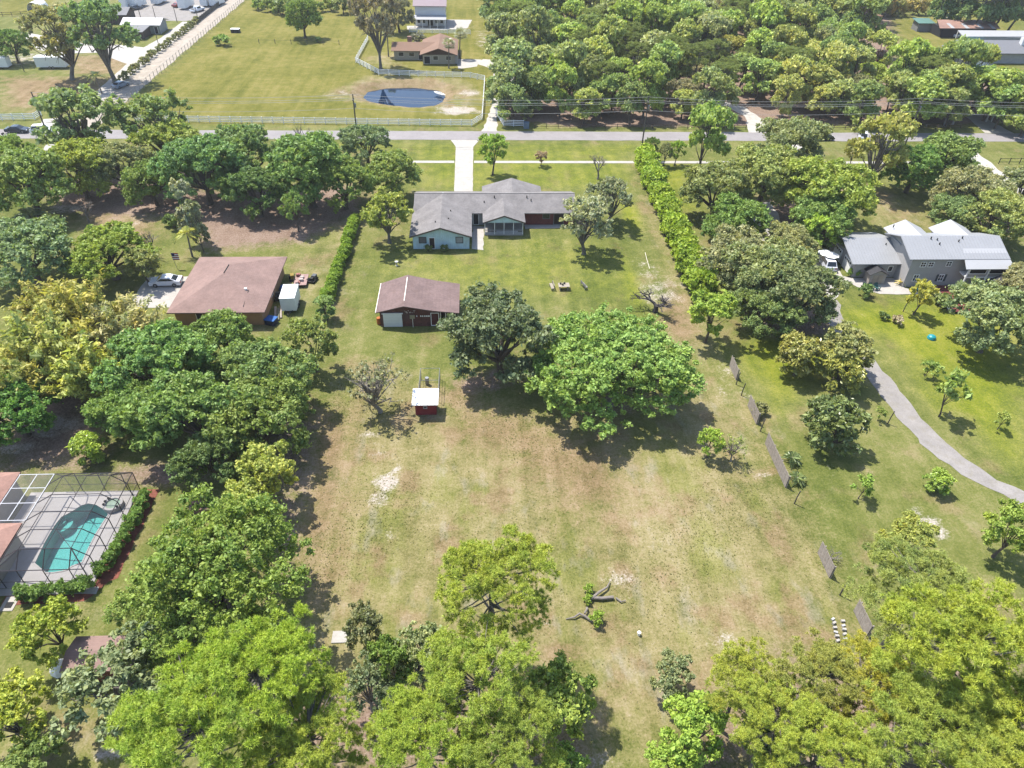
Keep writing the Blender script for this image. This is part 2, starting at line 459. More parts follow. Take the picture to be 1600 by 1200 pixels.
def ground_material():
    m = bpy.data.materials.new("ground_grass")
    m.use_nodes = True
    nt = m.node_tree
    b = nt.nodes["Principled BSDF"]
    pos = nn(nt, "ShaderNodeNewGeometry").outputs["Position"]
    za = nn(nt, "ShaderNodeAttribute", attribute_name="zone_a")
    zb = nn(nt, "ShaderNodeAttribute", attribute_name="zone_b")
    sa = nn(nt, "ShaderNodeSeparateColor"); nt.links.new(za.outputs["Color"], sa.inputs[0])
    sb = nn(nt, "ShaderNodeSeparateColor"); nt.links.new(zb.outputs["Color"], sb.inputs[0])
    nL = noise(nt, pos, 0.07, 5, 0.6)
    nM = noise(nt, pos, 0.45, 5, 0.65)
    nF = noise(nt, pos, 2.6, 4, 0.7)
    nS = noise(nt, pos, 5.0, 3, 0.75)
    mow = noise(nt, vscale(nt, pos, 0.55, 0.03, 1), 1.0, 3, 0.6)
    spk = math_n(nt, 'ADD', math_n(nt, 'MULTIPLY', nF, 0.5), math_n(nt, 'MULTIPLY', nS, 0.62))
    spk = math_n(nt, 'SUBTRACT', spk, 0.06)
    comb = math_n(nt, 'ADD', math_n(nt, 'ADD', math_n(nt, 'MULTIPLY', nL, 0.22), math_n(nt, 'MULTIPLY', nM, 0.24)), math_n(nt, 'ADD', math_n(nt, 'MULTIPLY', spk, 0.42), math_n(nt, 'MULTIPLY', mow, 0.17)))
    K = 0.585
    comb = math_n(nt, 'SUBTRACT', comb, 0.027)
    def gr(f, stops):
        return ramp(nt, f, [(p, tuple(x * K for x in c_)) for p, c_ in stops])
    grass = gr(comb, [(0.41, (0.100, 0.132, 0.026)), (0.5, (0.190, 0.208, 0.056)), (0.59, (0.300, 0.280, 0.115))])
    dryc = gr(comb, [(0.40, (0.135, 0.130, 0.042)), (0.47, (0.245, 0.222, 0.088)), (0.53, (0.340, 0.292, 0.140)), (0.61, (0.450, 0.380, 0.235))])
    brownc = gr(comb, [(0.41, (0.18, 0.125, 0.060)), (0.5, (0.315, 0.228, 0.128)), (0.59, (0.43, 0.33, 0.21))])
    litc = mixc(nt, nM, gr(comb, [(0.41, (0.17, 0.115, 0.085)), (0.5, (0.30, 0.215, 0.165)), (0.59, (0.44, 0.35, 0.29))]), gr(spk, [(0.40, (0.20, 0.125, 0.09)), (0.60, (0.42, 0.31, 0.24))]))
    sandc = gr(spk, [(0.38, (0.40, 0.34, 0.28)), (0.6, (0.66, 0.60, 0.54))])
    lushc = gr(comb, [(0.41, (0.118, 0.172, 0.014)), (0.5, (0.228, 0.262, 0.026)), (0.59, (0.345, 0.335, 0.062))])
    pastc = gr(comb, [(0.41, (0.115, 0.130, 0.018)), (0.5, (0.215, 0.205, 0.042)), (0.59, (0.330, 0.280, 0.095))])
    # patches of greener, greyer and redder growth, drawn out along the mowing direction
    pv = vscale(nt, pos, 0.16, 0.075, 1)
    n_a = noise(nt, pv, 1.0, 6, 0.62)
    n_b = noise(nt, vscale(nt, pos, 0.11, 0.09, 1), 1.7, 6, 0.62)
    n_c = noise(nt, vscale(nt, pos, 0.35, 0.16, 1), 1.1, 5, 0.6)
    dryc = mixc(nt, ramp(nt, n_a, [(0.50, (0, 0, 0)), (0.60, (0.75, 0.75, 0.75))]), dryc, gr(comb, [(0.41, (0.12, 0.145, 0.03)), (0.5, (0.225, 0.235, 0.062)), (0.59, (0.33, 0.315, 0.115))]))
    dryc = mixc(nt, ramp(nt, n_b, [(0.52, (0, 0, 0)), (0.62, (0.8, 0.8, 0.8))]), dryc, brownc)
    dryc = mixc(nt, ramp(nt, n_c, [(0.56, (0, 0, 0)), (0.68, (0.6, 0.6, 0.6))]), dryc, gr(comb, [(0.41, (0.20, 0.185, 0.125)), (0.59, (0.45, 0.41, 0.31))]))
    grass = mixc(nt, ramp(nt, n_b, [(0.53, (0, 0, 0)), (0.66, (0.55, 0.55, 0.55))]), grass, dryc)
    lushc = mixc(nt, ramp(nt, n_a, [(0.52, (0, 0, 0)), (0.66, (0.5, 0.5, 0.5))]), lushc, grass)
    def fac(z, k, lo=0.35, hi=0.65, n=None):
        n = n or nM
        s = math_n(nt, 'ADD', z, math_n(nt, 'MULTIPLY', math_n(nt, 'SUBTRACT', n, 0.5), k))
        mr = nn(nt, "ShaderNodeMapRange", interpolation_type='SMOOTHSTEP')
        mr.inputs[1].default_value = lo; mr.inputs[2].default_value = hi
        nt.links.new(s, mr.inputs[0])
        return math_n(nt, 'MULTIPLY', mr.outputs[0], 1.0)
    nmix = math_n(nt, 'ADD', math_n(nt, 'MULTIPLY', nM, 0.55), math_n(nt, 'MULTIPLY', spk, 0.45))
    c = grass
    c = mixc(nt, fac(sb.outputs[1], 0.8, 0.2, 0.8), c, pastc)
    c = mixc(nt, fac(sb.outputs[0], 1.6, 0.15, 0.9, nmix), c, lushc)
    c = mixc(nt, fac(sa.outputs[0], 2.0, 0.1, 0.9, nmix), c, dryc)
    c = mixc(nt, fac(sa.outputs[1], 2.2, 0.25, 0.95, nmix), c, brownc)
    c = mixc(nt, fac(za.outputs["Alpha"], 1.8, 0.2, 0.75, nmix), c, litc)
    c = mixc(nt, fac(sa.outputs[2], 3.0, 0.35, 0.95, nmix), c, sandc)
    # weeds: small dark tufts
    wv = nn(nt, "ShaderNodeTexVoronoi"); wv.inputs["Scale"].default_value = 3.2
    nt.links.new(pos, wv.inputs["Vector"])
    wd = math_n(nt, 'MULTIPLY', math_n(nt, 'LESS_THAN', wv.outputs["Distance"], 0.2), math_n(nt, 'GREATER_THAN', nM, 0.47))
    c = mixc(nt, math_n(nt, 'MULTIPLY', wd, 0.38), c, (0.06, 0.065, 0.018))
    nt.links.new(c, b.inputs["Base Color"])
    b.inputs["Roughness"].default_value = 0.95
    b.inputs["Specular IOR Level"].default_value = 0.08
    bp = nn(nt, "ShaderNodeBump"); bp.inputs["Strength"].default_value = 0.75; bp.inputs["Distance"].default_value = 0.14
    nt.links.new(spk, bp.inputs["Height"]); nt.links.new(bp.outputs[0], b.inputs["Normal"])
    return m
gme = mesh_np("ground", V, Fq, ground_material(), smooth=True)
for nm, ch in (("zone_a", (dry, brown, sandm, litter)), ("zone_b", (lush, past, far, far))):
    a = gme.attributes.new(nm, 'FLOAT_COLOR', 'POINT')
    a.data.foreach_set("color", np.stack(ch, 1).astype(np.float32).ravel())
obj("ground", gme, kind="structure")

def strip_sheet(name, pts, z, m, jit=0.0, step=1.5, seed=1):
    """flat sheet with a slightly ragged edge; pts in world metres"""
    r = random.Random(seed)
    out = []
    n = len(pts)
    for i in range(n):
        a, b2 = pts[i], pts[(i + 1) % n]
        L = math.hypot(b2[0] - a[0], b2[1] - a[1])
        k = max(1, int(L / step))
        for j in range(k):
            t = j / k
            out.append((a[0] + (b2[0] - a[0]) * t + r.uniform(-jit, jit), a[1] + (b2[1] - a[1]) * t + r.uniform(-jit, jit), z))
    mb = MB()
    mb.add(out, [tuple(range(len(out)))])
    me = mb.mesh(name, m)
    import bmesh
    bm = bmesh.new(); bm.from_mesh(me)
    bmesh.ops.triangulate(bm, faces=bm.faces[:])
    for f in bm.faces:
        if f.normal.z < 0:
            f.normal_flip()
    bm.to_mesh(me); bm.free()
    return obj(name, me, kind="structure")

ASPHALT = mat("worn_asphalt", (0.36, 0.335, 0.335), 0.9, 0.14, 0.25, 5.0, stain=(0.28, 0.26, 0.25), stain_amt=0.5)
GRAVEL = mat("shell_gravel", (0.59, 0.56, 0.51), 0.95, 0.16, 0.8, 5.0, stain=(0.42, 0.36, 0.27), stain_amt=0.6, bump=0.3)
GREYGRAV = mat("grey_gravel", (0.36, 0.335, 0.315), 0.95, 0.2, 0.6, 5.0, stain=(0.30, 0.27, 0.2), stain_amt=0.55, bump=0.3)
PINKGRAV = mat("sandy_track", (0.50, 0.44, 0.37), 0.95, 0.22, 0.35, 3.0, stain=(0.34, 0.27, 0.18), stain_amt=0.6)
strip_sheet("road", [(-600, 155.0), (600, 155.2), (600, 160.4), (-600, 160.6)], 0.03, ASPHALT, 0.1, 2.0)
strip_sheet("driveway", [(-4.35, 120.5), (-0.85, 120.5), (-0.7, 151), (0.6, 155.0), (-5.6, 155.0), (-4.45, 151)], 0.05, CONC, 0.04)
strip_sheet("sidewalk", [(-15.0, 142.1), (-4.6, 142.1), (-4.6, 143.3), (-15.0, 143.3)], 0.034, CONC, 0.03)
strip_sheet("sidewalk", [(-0.55, 142.1), (95, 142.2), (95, 143.4), (-0.55, 143.3)], 0.034, CONC, 0.03)
strip_sheet("gravel_track", world_poly([(752, 207), (778, 207), (775, 185), (790, 160), (815, 140), (812, 118), (790, 95), (755, 92), (745, 100), (770, 108), (775, 140), (765, 175)]), 0.022, GRAVEL, 0.25, 1.5, 3)
strip_sheet("gravel_track", world_poly([(712, 92), (752, 93), (745, 104), (716, 108)]), 0.026, CONC, 0.1, 1.5, 4)
strip_sheet("sandy_lane", [(-90.5, 161.5), (-84.2, 162), (-84.2, 330), (-90.5, 330)], 0.02, PINKGRAV, 0.3, 2.0, 5)
strip_sheet("concrete_lane", world_poly([(285, 34), (308, 35), (255, 80), (190, 133), (140, 172), (118, 172), (165, 130), (198, 100), (150, 82), (140, 70), (185, 70), (225, 74), (250, 60)]), 0.026, CONC, 0.1, 1.5, 6)
strip_sheet("concrete_yard", world_poly([(28, 48), (140, 70), (165, 82), (95, 84), (60, 78)]), 0.024, CONC, 0.1, 1.5, 7)
strip_sheet("gravel_yard", world_poly([(195, -10), (400, -10), (318, 30), (300, 33), (232, 32), (185, 20)]), 0.018, GREYGRAV, 0.3, 1.5, 8)
strip_sheet("gravel_drive", world_poly([(1325, 530), (1345, 540), (1390, 590), (1450, 665), (1510, 718), (1560, 750), (1620, 775), (1620, 800), (1570, 775), (1500, 740), (1440, 695), (1385, 630), (1340, 570), (1290, 500), (1280, 478), (1310, 470), (1318, 500)]), 0.03, GREYGRAV, 0.25, 1.2, 9)
strip_sheet("gravel_drive", world_poly([(1172, 320), (1205, 315), (1230, 370), (1310, 420), (1325, 440), (1300, 470), (1270, 440), (1200, 390), (1175, 350)]), 0.028, GRAVEL, 0.3, 1.5, 10)
strip_sheet("gravel_drive", world_poly([(1490, 235), (1520, 232), (1560, 265), (1600, 290), (1640, 320), (1640, 340), (1590, 310), (1550, 285), (1510, 255)]), 0.028, GRAVEL, 0.3, 1.5, 11)
strip_sheet("gravel_track", world_poly([(1170, 207), (1205, 207), (1190, 185), (1160, 166), (1120, 155), (1125, 163), (1165, 182)]), 0.022, GRAVEL, 0.25, 1.5, 12)
strip_sheet("gravel_track", world_poly([(1540, 208), (1585, 209), (1550, 190), (1515, 172), (1500, 176), (1525, 195)]), 0.022, CONC, 0.25, 1.5, 13)
strip_sheet("gravel_track", world_poly([(48, 212), (100, 207), (95, 185), (70, 186), (60, 200)]), 0.036, GRAVEL, 0.25, 1.5, 14)
strip_sheet("gravel_track", world_poly([(72, 225), (92, 225), (85, 245), (70, 252), (62, 250)]), 0.022, CONC, 0.2, 1.5, 15)
strip_sheet("gravel_track", world_poly([(1205, 250), (1235, 222), (1270, 222), (1235, 240), (1215, 262)]), 0.022, GRAVEL, 0.2, 1.5, 16)

# pond
def water_mat(name, c, rough=0.04, ior=1.33):
    m = bpy.data.materials.new(name); m.use_nodes = True
    nt = m.node_tree; b = nt.nodes["Principled BSDF"]
    b.inputs["Base Color"].default_value = (*c, 1); b.inputs["Roughness"].default_value = rough; b.inputs["IOR"].default_value = ior
    bp = nn(nt, "ShaderNodeBump"); bp.inputs["Strength"].default_value = 0.03; bp.inputs["Distance"].default_value = 0.02
    pos = nn(nt, "ShaderNodeNewGeometry").outputs["Position"]
    nt.links.new(noise(nt, pos, 3.0, 3), bp.inputs["Height"]); nt.links.new(bp.outputs[0], b.inputs["Normal"])
    return m
wp = []
pcx, pcy = G(637, 147)
for k in range(40):
    t = 2 * math.pi * k / 40
    wp.append((pcx + 12.5 * math.cos(t), pcy + 10.5 * math.sin(t)))
strip_sheet("pond_water", wp, -1.15, water_mat("pond_water", (0.004, 0.014, 0.036)), 0, 5.0)

# ---------------------------------------------------------------- vegetation generators
def unit(a):
    return a / (np.linalg.norm(a, axis=-1, keepdims=True) + 1e-9)

def leaf_mesh(name, C, N, L, W, tint, r, m):
    n = len(C)
    t = unit(r.normal(size=(n, 3)))
    a = unit(np.cross(N, t)); b = np.cross(N, a)
    sz_ = np.clip(np.exp(r.normal(-0.05, 0.38, n)), 0.4, 1.9)
    l = (L * sz_ * r.uniform(0.85, 1.15, n))[:, None]; w = (W * sz_ * r.uniform(0.8, 1.2, n))[:, None]
    bend = N * (l * 0.18)
    Vv = np.stack([C + a * l - bend, C + b * w, C - a * l - bend, C - b * w], 1).reshape(-1, 3)
    Fv = np.arange(4 * n).reshape(n, 4)
    return mesh_np(name, Vv, Fv, m, np.clip(tint, 0, 1))

def crown_clumps(r, R, zc, up, dn, n, rc, fill=0.35, zmin=-0.45, lobe=0.22, nb=9):
    """boughs make the big lobes of the crown; leaf clumps sit on the boughs"""
    bk = np.arange(nb)
    th = bk * 2.39996 + r.uniform(0, 6) + r.normal(0, 0.25, nb)
    rr_ = np.sqrt((bk + 0.35) / nb) * R * 0.68 * r.uniform(1 - lobe, 1 + lobe * 0.6, nb)
    br = R * r.uniform(0.30, 0.46, nb)
    q = np.clip(1 - (rr_ / R) ** 2, 0.05, 1) ** 0.5
    bz = zc + (up - br * 0.75) * q * r.uniform(0.75, 1.05, nb) - dn * 0.25 * (1 - q)
    B = np.stack([rr_ * np.cos(th), rr_ * np.sin(th), bz], 1)
    nl_ = max(3, int(nb * 0.7))
    tl = np.arange(nl_) * 2 * math.pi / nl_ + r.uniform(0, 6) + r.normal(0, 0.2, nl_)
    rl = R * r.uniform(0.48, 0.70, nl_)
    brl = R * r.uniform(0.3, 0.42, nl_)
    B = np.concatenate([B, np.stack([rl * np.cos(tl), rl * np.sin(tl), zc - dn * r.uniform(0.15, 0.6, nl_)], 1)])
    br = np.concatenate([br, brl]); nb = len(br)
    w = br ** 2; w /= w.sum()
    i = r.choice(nb, n, p=w)
    D = unit(r.normal(size=(n, 3)) + np.array([0, 0, 0.25]))
    D[:, 2] = np.where(D[:, 2] < zmin, -D[:, 2] * 0.5, D[:, 2])
    # push clumps to the outside of the whole crown
    D = unit(D + 0.45 * unit(B[i] - np.array([0, 0, zc - dn * 0.4])))
    rad = br[i] * (1 - fill * r.random(n) ** 1.3)
    flat = min(1.0, (up + dn) / (2 * R) + 0.25)
    C = B[i] + D * rad[:, None] * np.array([1, 1, flat])
    C[:, 2] = np.maximum(C[:, 2], zc - dn)
    k = r.random(n)
    return C, rc[0] + (rc[1] - rc[0]) * k ** 1.5

def clump_leaves(r, C, rc, per, upn=0.5, squash=0.75, jit=0.8):
    n = len(C)
    i = np.repeat(np.arange(n), per)
    U = unit(r.normal(size=(n * per, 3)) + np.array([0, 0, 0.35]))
    # leaf sprays thin out from the middle of each clump, so outlines stay feathery
    s = rc[i] * np.abs(r.normal(0.0, 0.55, n * per)) ** 0.75
    Pp = C[i] + U * s[:, None] * np.array([1, 1, squash])
    Nn = unit(U * 0.8 + np.array([0, 0, upn]) + r.normal(size=U.shape) * jit)
    ph_ = r.uniform(0, 6, 3)
    ct = r.normal(0.5, 0.12, n) + 0.13 * np.sin(C[:, 0] * 0.8 + ph_[0]) * np.sin(C[:, 1] * 0.9 + ph_[1]) + 0.08 * np.sin(C[:, 2] * 1.3 + ph_[2])
    t = ct[i] + r.normal(0, 0.13, n * per)
    return Pp, Nn, t

def limb_mesh(name, r, C, fork, r0, m, nl=12, lean=0.3, base=-0.15, fork_pts=None):
    mb = MB()
    lx, ly = r.normal(0, lean, 2)
    tr = [(0, 0, base), (lx * 0.2, ly * 0.2, fork * 0.35), (lx, ly, fork)]
    mb.tube([(0, 0, base), (0, 0, base + 0.35)] + tr[1:], [r0 * 1.6, r0 * 1.15, r0 * 0.95, r0 * 0.8], 8)
    pick = r.choice(len(C), min(nl, len(C)), replace=False)
    for j in pick:
        e = C[j]; s0 = np.array([lx, ly, fork * r.uniform(0.75, 1.0)])
        d = e - s0
        mid = s0 + d * 0.45 + np.array([0, 0, 0.12 * np.linalg.norm(d)]) + r.normal(0, 0.06 * np.linalg.norm(d), 3)
        m2 = s0 + d * 0.75 + r.normal(0, 0.05 * np.linalg.norm(d), 3)
        rr = r0 * r.uniform(0.35, 0.55)
        mb.tube([s0, mid, m2, e], [rr, rr * 0.7, rr * 0.45, rr * 0.15], 5)
        for q in range(2):
            e2 = m2 + np.clip(r.normal(0, 0.11 * np.linalg.norm(d), 3), -0.8, 0.8)
            mb.tube([mid * 0.4 + m2 * 0.6, e2], [rr * 0.4, rr * 0.12], 4)
    return mb.mesh(name, m)

KINDS = {}   # kind -> list of (trunk mesh, crown mesh, R, zc)
def kind(k, trunk, crown, R, zc):
    KINDS.setdefault(k, []).append((trunk, crown, R, zc))

def gen_broad(k, nvar, R, zc, up, dn, ncl, rc, per, L, W, fork, r0, bark, seed, fill=0.35, zmin=-0.45, nl=12, m=None, lobe=0.22, upn=0.5, squash=0.75, nb=9):
    for v in range(nvar):
        r = np.random.default_rng(seed + v * 17)
        C, rcl = crown_clumps(r, R - rc[1] * 0.7, zc, up - rc[1] * 0.5, dn, ncl, rc, fill, zmin, lobe, nb)
        Pp, Nn, t = clump_leaves(r, C, rcl, per, upn, squash)
        Pp[:, 2] = np.maximum(Pp[:, 2], 0.05)
        kind(k, limb_mesh(k + "_trunk", r, C, fork, r0, bark, nl), leaf_mesh(k + "_crown", Pp, Nn, L, W, t, r, m or LEAF), float(np.percentile(np.hypot(Pp[:, 0], Pp[:, 1]), 96.5)), zc)

gen_broad("oak", 6, 7.0, 5.2, 4.4, 4.3, 480, (0.33, 0.92), 95, 0.165, 0.10, 2.6, 0.42, BARK, 100, fill=0.55, upn=0.25, lobe=0.3)
gen_broad("nearoak", 2, 7.0, 5.2, 4.4, 4.3, 680, (0.28, 0.75), 120, 0.105, 0.065, 2.6, 0.42, BARK, 160, fill=0.55, upn=0.25, lobe=0.3, nb=12)
gen_broad("grand", 1, 11.0, 6.8, 5.6, 4.6, 1050, (0.36, 0.95), 125, 0.165, 0.10, 2.4, 0.75, GREY_BARK, 207, fill=0.45, nl=22, zmin=-0.3, lobe=0.12, upn=0.25, nb=22)
gen_broad("small", 4, 3.2, 3.6, 2.4, 2.2, 170, (0.22, 0.55), 75, 0.125, 0.08, 1.6, 0.16, BARK, 300, fill=0.6, nl=10, upn=0.25, nb=8, lobe=0.3)
gen_broad("airy", 4, 5.0, 5.4, 3.4, 2.9, 220, (0.28, 0.7), 52, 0.18, 0.11, 1.9, 0.28, GREY_BARK, 400, fill=0.85, nl=30, upn=0.25, nb=10, lobe=0.35)
gen_broad("wood", 8, 5.0, 5.4, 4.6, 4.7, 300, (0.38, 0.95), 62, 0.25, 0.165, 3.0, 0.26, BARK, 500, fill=0.55, nl=8, upn=0.25, nb=8, lobe=0.3)
gen_broad("mango", 2, 3.3, 2.7, 2.5, 2.3, 230, (0.28, 0.55), 46, 0.22, 0.085, 1.0, 0.16, BARK, 600, fill=0.3, zmin=-0.8, m=GLOSSY_LEAF, lobe=0.12, nb=8)
gen_broad("bush", 3, 1.3, 0.85, 0.85, 0.75, 34, (0.2, 0.45), 44, 0.13, 0.08, 0.3, 0.06, BARK, 700, fill=0.4, zmin=-0.7, nl=5, nb=5)
gen_broad("hedge", 3, 1.7, 1.7, 1.5, 1.5, 60, (0.3, 0.6), 55, 0.17, 0.11, 0.5, 0.08, BARK, 800, fill=0.35, zmin=-0.8, nl=4, nb=6)
gen_broad("tallshrub", 2, 2.2, 4.6, 3.8, 3.6, 160, (0.3, 0.6), 46, 0.2, 0.13, 1.5, 0.12, BARK, 900, fill=0.4, zmin=-0.9, nl=8, nb=12)
gen_broad("sparse", 2, 4.2, 4.2, 2.6, 2.4, 80, (0.3, 0.7), 13, 0.14, 0.09, 1.3, 0.22, PALE_BARK, 950, fill=0.85, nl=45, nb=9)
gen_broad("sapling", 2, 1.4, 1.9, 1.1, 0.9, 24, (0.2, 0.45), 30, 0.17, 0.08, 0.9, 0.05, BARK, 980, fill=0.6, nl=8, nb=5)

def gen_pine(nvar, seed):
    for v in range(nvar):
        r = np.random.default_rng(seed + v * 31)
        R, zc = 5.0, 10.5
        C, rcl = crown_clumps(r, R - 0.5, zc, 3.8, 2.6, 225, (0.34, 0.7), 0.6, -0.35, 0.24, 15)
        nt_ = 14
        i = np.repeat(np.arange(len(C)), nt_)
        U = unit(r.normal(size=(len(i), 3)) + np.array([0, 0, 0.35]))
        Tp = C[i] + U * (rcl[i] * r.uniform(0.35, 1.0, len(i)))[:, None] * np.array([1, 1, 0.6])
        Td = unit(U + np.array([0, 0, 0.9]) + (Tp - np.array([0, 0, zc])) * 0.08)
        ct = r.normal(0.5, 0.2, len(C))[i] + r.normal(0, 0.16, len(i))
        per = 30
        j = np.repeat(np.arange(len(Tp)), per)
        D = unit(Td[j] * 0.45 + unit(r.normal(size=(len(j), 3))))
        S = unit(np.cross(D, r.normal(size=D.shape)))
        ln = (0.27 * r.uniform(0.6, 1.2, len(j)))[:, None]
        w = 0.02
        B = Tp[j]
        Vv = np.stack([B + S * w, B + D * ln, B - S * w], 1).reshape(-1, 3)
        Fv = np.arange(len(Vv)).reshape(-1, 3)
        cm = mesh_np("pine_crown", Vv, Fv, NEEDLE, np.clip(ct[j] + r.normal(0, 0.1, len(j)), 0, 1))
        mb = MB()
        top = zc + 2.4
        lx, ly = r.normal(0, 0.4, 2)
        mb.tube([(0, 0, -0.2), (lx * 0.3, ly * 0.3, 4), (lx * 0.7, ly * 0.7, zc - 1), (lx, ly, top)], [0.26, 0.21, 0.15, 0.05], 8)
        for q in range(60):
            e = C[r.integers(len(C))]
            h = np.clip(e[2] - r.uniform(0.3, 1.4), 6.5, top - 0.3)
            s0 = np.array([lx * 0.7, ly * 0.7, h])
            mid = s0 * 0.5 + e * 0.5 + np.array([0, 0, -0.25])
            mb.tube([s0, mid, e], [0.07, 0.05, 0.02], 4)
        for q in range(6):   # dead snags below the crown
            a = r.uniform(0, 6.28); h = r.uniform(5.5, 8.5); l = r.uniform(0.8, 2.0)
            mb.tube([(lx * .5, ly * .5, h), (lx * .5 + math.cos(a) * l, ly * .5 + math.sin(a) * l, h + 0.2)], [0.05, 0.015], 4)
        kind("pine", mb.mesh("pine_trunk", GREY_BARK), cm, float(np.percentile(np.hypot(Tp[:, 0], Tp[:, 1]), 97)), zc)
gen_pine(4, 1100)

def gen_bare(k, nvar, H, seed, m, spread=0.55, depth=5, r0=0.16, lowfork=0.22):
    for v in range(nvar):
        rr = random.Random(seed + v)
        mb = MB()
        ext = [0.1]
        def grow(p, d, l, r, n):
            p2 = p + d * l
            mb.tube([p, p + d * l * 0.5 + Vector((rr.gauss(0, .05), rr.gauss(0, .05), 0)) * l, p2], [r, r * 0.85, r * 0.68], 5 if n > 2 else 3, cap=False)
            ext[0] = max(ext[0], math.hypot(p2.x, p2.y))
            if n == 0:
                return
            for q in range(3 if n > 1 else 2):
                nd = (d + Vector((rr.gauss(0, spread), rr.gauss(0, spread), rr.gauss(0.1, spread * 0.5)))).normalized()
                grow(p2, nd, l * rr.uniform(0.62, 0.85), r * 0.62, n - 1)
        grow(Vector((0, 0, -0.1)), Vector((0, 0, 1)), H * lowfork, r0, depth)
        kind(k, None, mb.mesh(k + "_branches", m), ext[0], H * 0.6)
gen_bare("bare", 2, 5.0, 21, GREY_BARK, spread=0.55)
gen_bare("dead", 1, 3.6, 33, mat("dead_bark", (0.10, 0.09, 0.09), 0.95, 0.3), spread=0.95, depth=5, r0=0.2, lowfork=0.2)

def gen_bamboo(nvar, seed):
    for v in range(nvar):
        r = np.random.default_rng(seed + v)
        mb = MB(); Pl, Nl, Tl = [], [], []
        for q in range(70):
            a = r.uniform(0, 6.28); s = r.uniform(0, 1.2); H = r.uniform(6.5, 10.0); o = r.uniform(0.8, 4.0)
            b0 = np.array([math.cos(a) * s, math.sin(a) * s, -0.1])
            a2 = a + r.normal(0, 0.4)
            pts = []
            for t in np.linspace(0, 1, 7):
                pts.append(b0 + np.array([math.cos(a2) * o * t ** 2.2, math.sin(a2) * o * t ** 2.2, H * (t - 0.16 * t ** 3 * o / 2)]))
            mb.tube(pts, [0.05, 0.05, 0.045, 0.04, 0.03, 0.02, 0.01], 4)
            nl = 130
            ti = r.uniform(0.3, 1.0, nl) * 6
            i0 = np.minimum(ti.astype(int), 5); fr = (ti - i0)[:, None]
            Pa = np.array(pts)
            pp = Pa[i0] * (1 - fr) + Pa[i0 + 1] * fr
            u = unit(r.normal(size=(nl, 3)))
            Pl.append(pp + u * np.array([0.5, 0.5, 0.35]) * r.uniform(0.2, 1, (nl, 1)))
            Nl.append(unit(u * 0.5 + np.array([0, 0, 0.45]) + r.normal(size=(nl, 3)) * 0.5))
            Tl.append(np.full(nl, r.normal(0.5, 0.22)) + r.normal(0, 0.12, nl))
        Pl, Nl, Tl = np.concatenate(Pl), np.concatenate(Nl), np.concatenate(Tl)
        kind("bamboo", mb.mesh("bamboo_culms", mat("bamboo_culm", (0.32, 0.27, 0.08), 0.6)), leaf_mesh("bamboo_leaves", Pl, Nl, 0.26, 0.085, Tl, r, LEAF), 4.2, 6.0)
gen_bamboo(2, 1500)

def gen_palm(k, seed, H, fan, nf, fl, r0=0.16):
    r = np.random.default_rng(seed)
    mb = MB()
    lx = r.normal(0, 0.3)
    mb.tube([(0, 0, -0.1), (lx * 0.3, 0, H * 0.4), (lx, 0, H)], [r0 * 1.4, r0, r0 * 0.9], 8)
    Vv, Tt = [], []
    for q in range(nf):
        a = q * 2.39996; el = r.uniform(-0.5, 1.2) if fan else r.uniform(-0.15, 1.15)
        d = np.array([math.cos(a) * math.cos(el), math.sin(a) * math.cos(el), math.sin(el)])
        side = unit(np.cross(d, [0, 0, 1])); o = np.array([lx, 0, H])
        tt = r.normal(0.5, 0.15)
        if fan:
            pl = fl * r.uniform(0.45, 0.7); hub = o + d * pl
            upv = np.cross(side, d)
            for b_ in np.linspace(-1.5, 1.5, 15):
                tip = hub + (d * math.cos(b_) + side * math.sin(b_)) * fl * 0.6 + np.array([0, 0, -0.12 - 0.15 * abs(b_)]) * fl * 0.6
                w = (d * -math.sin(b_) + side * math.cos(b_)) * 0.055
                Vv.append([hub, hub * .45 + tip * .55 + w, tip, hub * .45 + tip * .55 - w]); Tt.append(tt)
            Vv.append([o + side * .03, hub + side * .03, hub - side * .03, o - side * .03]); Tt.append(tt)
        else:
            for t in np.linspace(0.08, 1, 26):
                p = o + d * fl * t + np.array([0, 0, -0.55 * fl * t ** 2])
                for sg in (-1, 1):
                    tip = p + (side * sg * 0.75 + d * 0.5) * 0.75 * math.sin(min(1, t + .15) * 2.6 + .3) + np.array([0, 0, -0.28])
                    Vv.append([p, (p + tip) / 2 + d * 0.06, tip, (p + tip) / 2 - d * 0.06]); Tt.append(tt)
    Vv = np.array(Vv).reshape(-1, 3)
    kind(k, mb.mesh(k + "_trunk", GREY_BARK), mesh_np(k + "_fronds", Vv, np.arange(len(Vv)).reshape(-1, 4), GLOSSY_LEAF, np.clip(np.array(Tt), 0, 1)), fl, H)
gen_palm("sabal", 1601, 6.5, True, 34, 1.9)
gen_palm("queen", 1602, 5.2, False, 20, 2.8)
gen_palm("lowpalm", 1603, 1.3, False, 18, 2.4)
gen_palm("lowfan", 1604, 0.7, True, 26, 1.5)

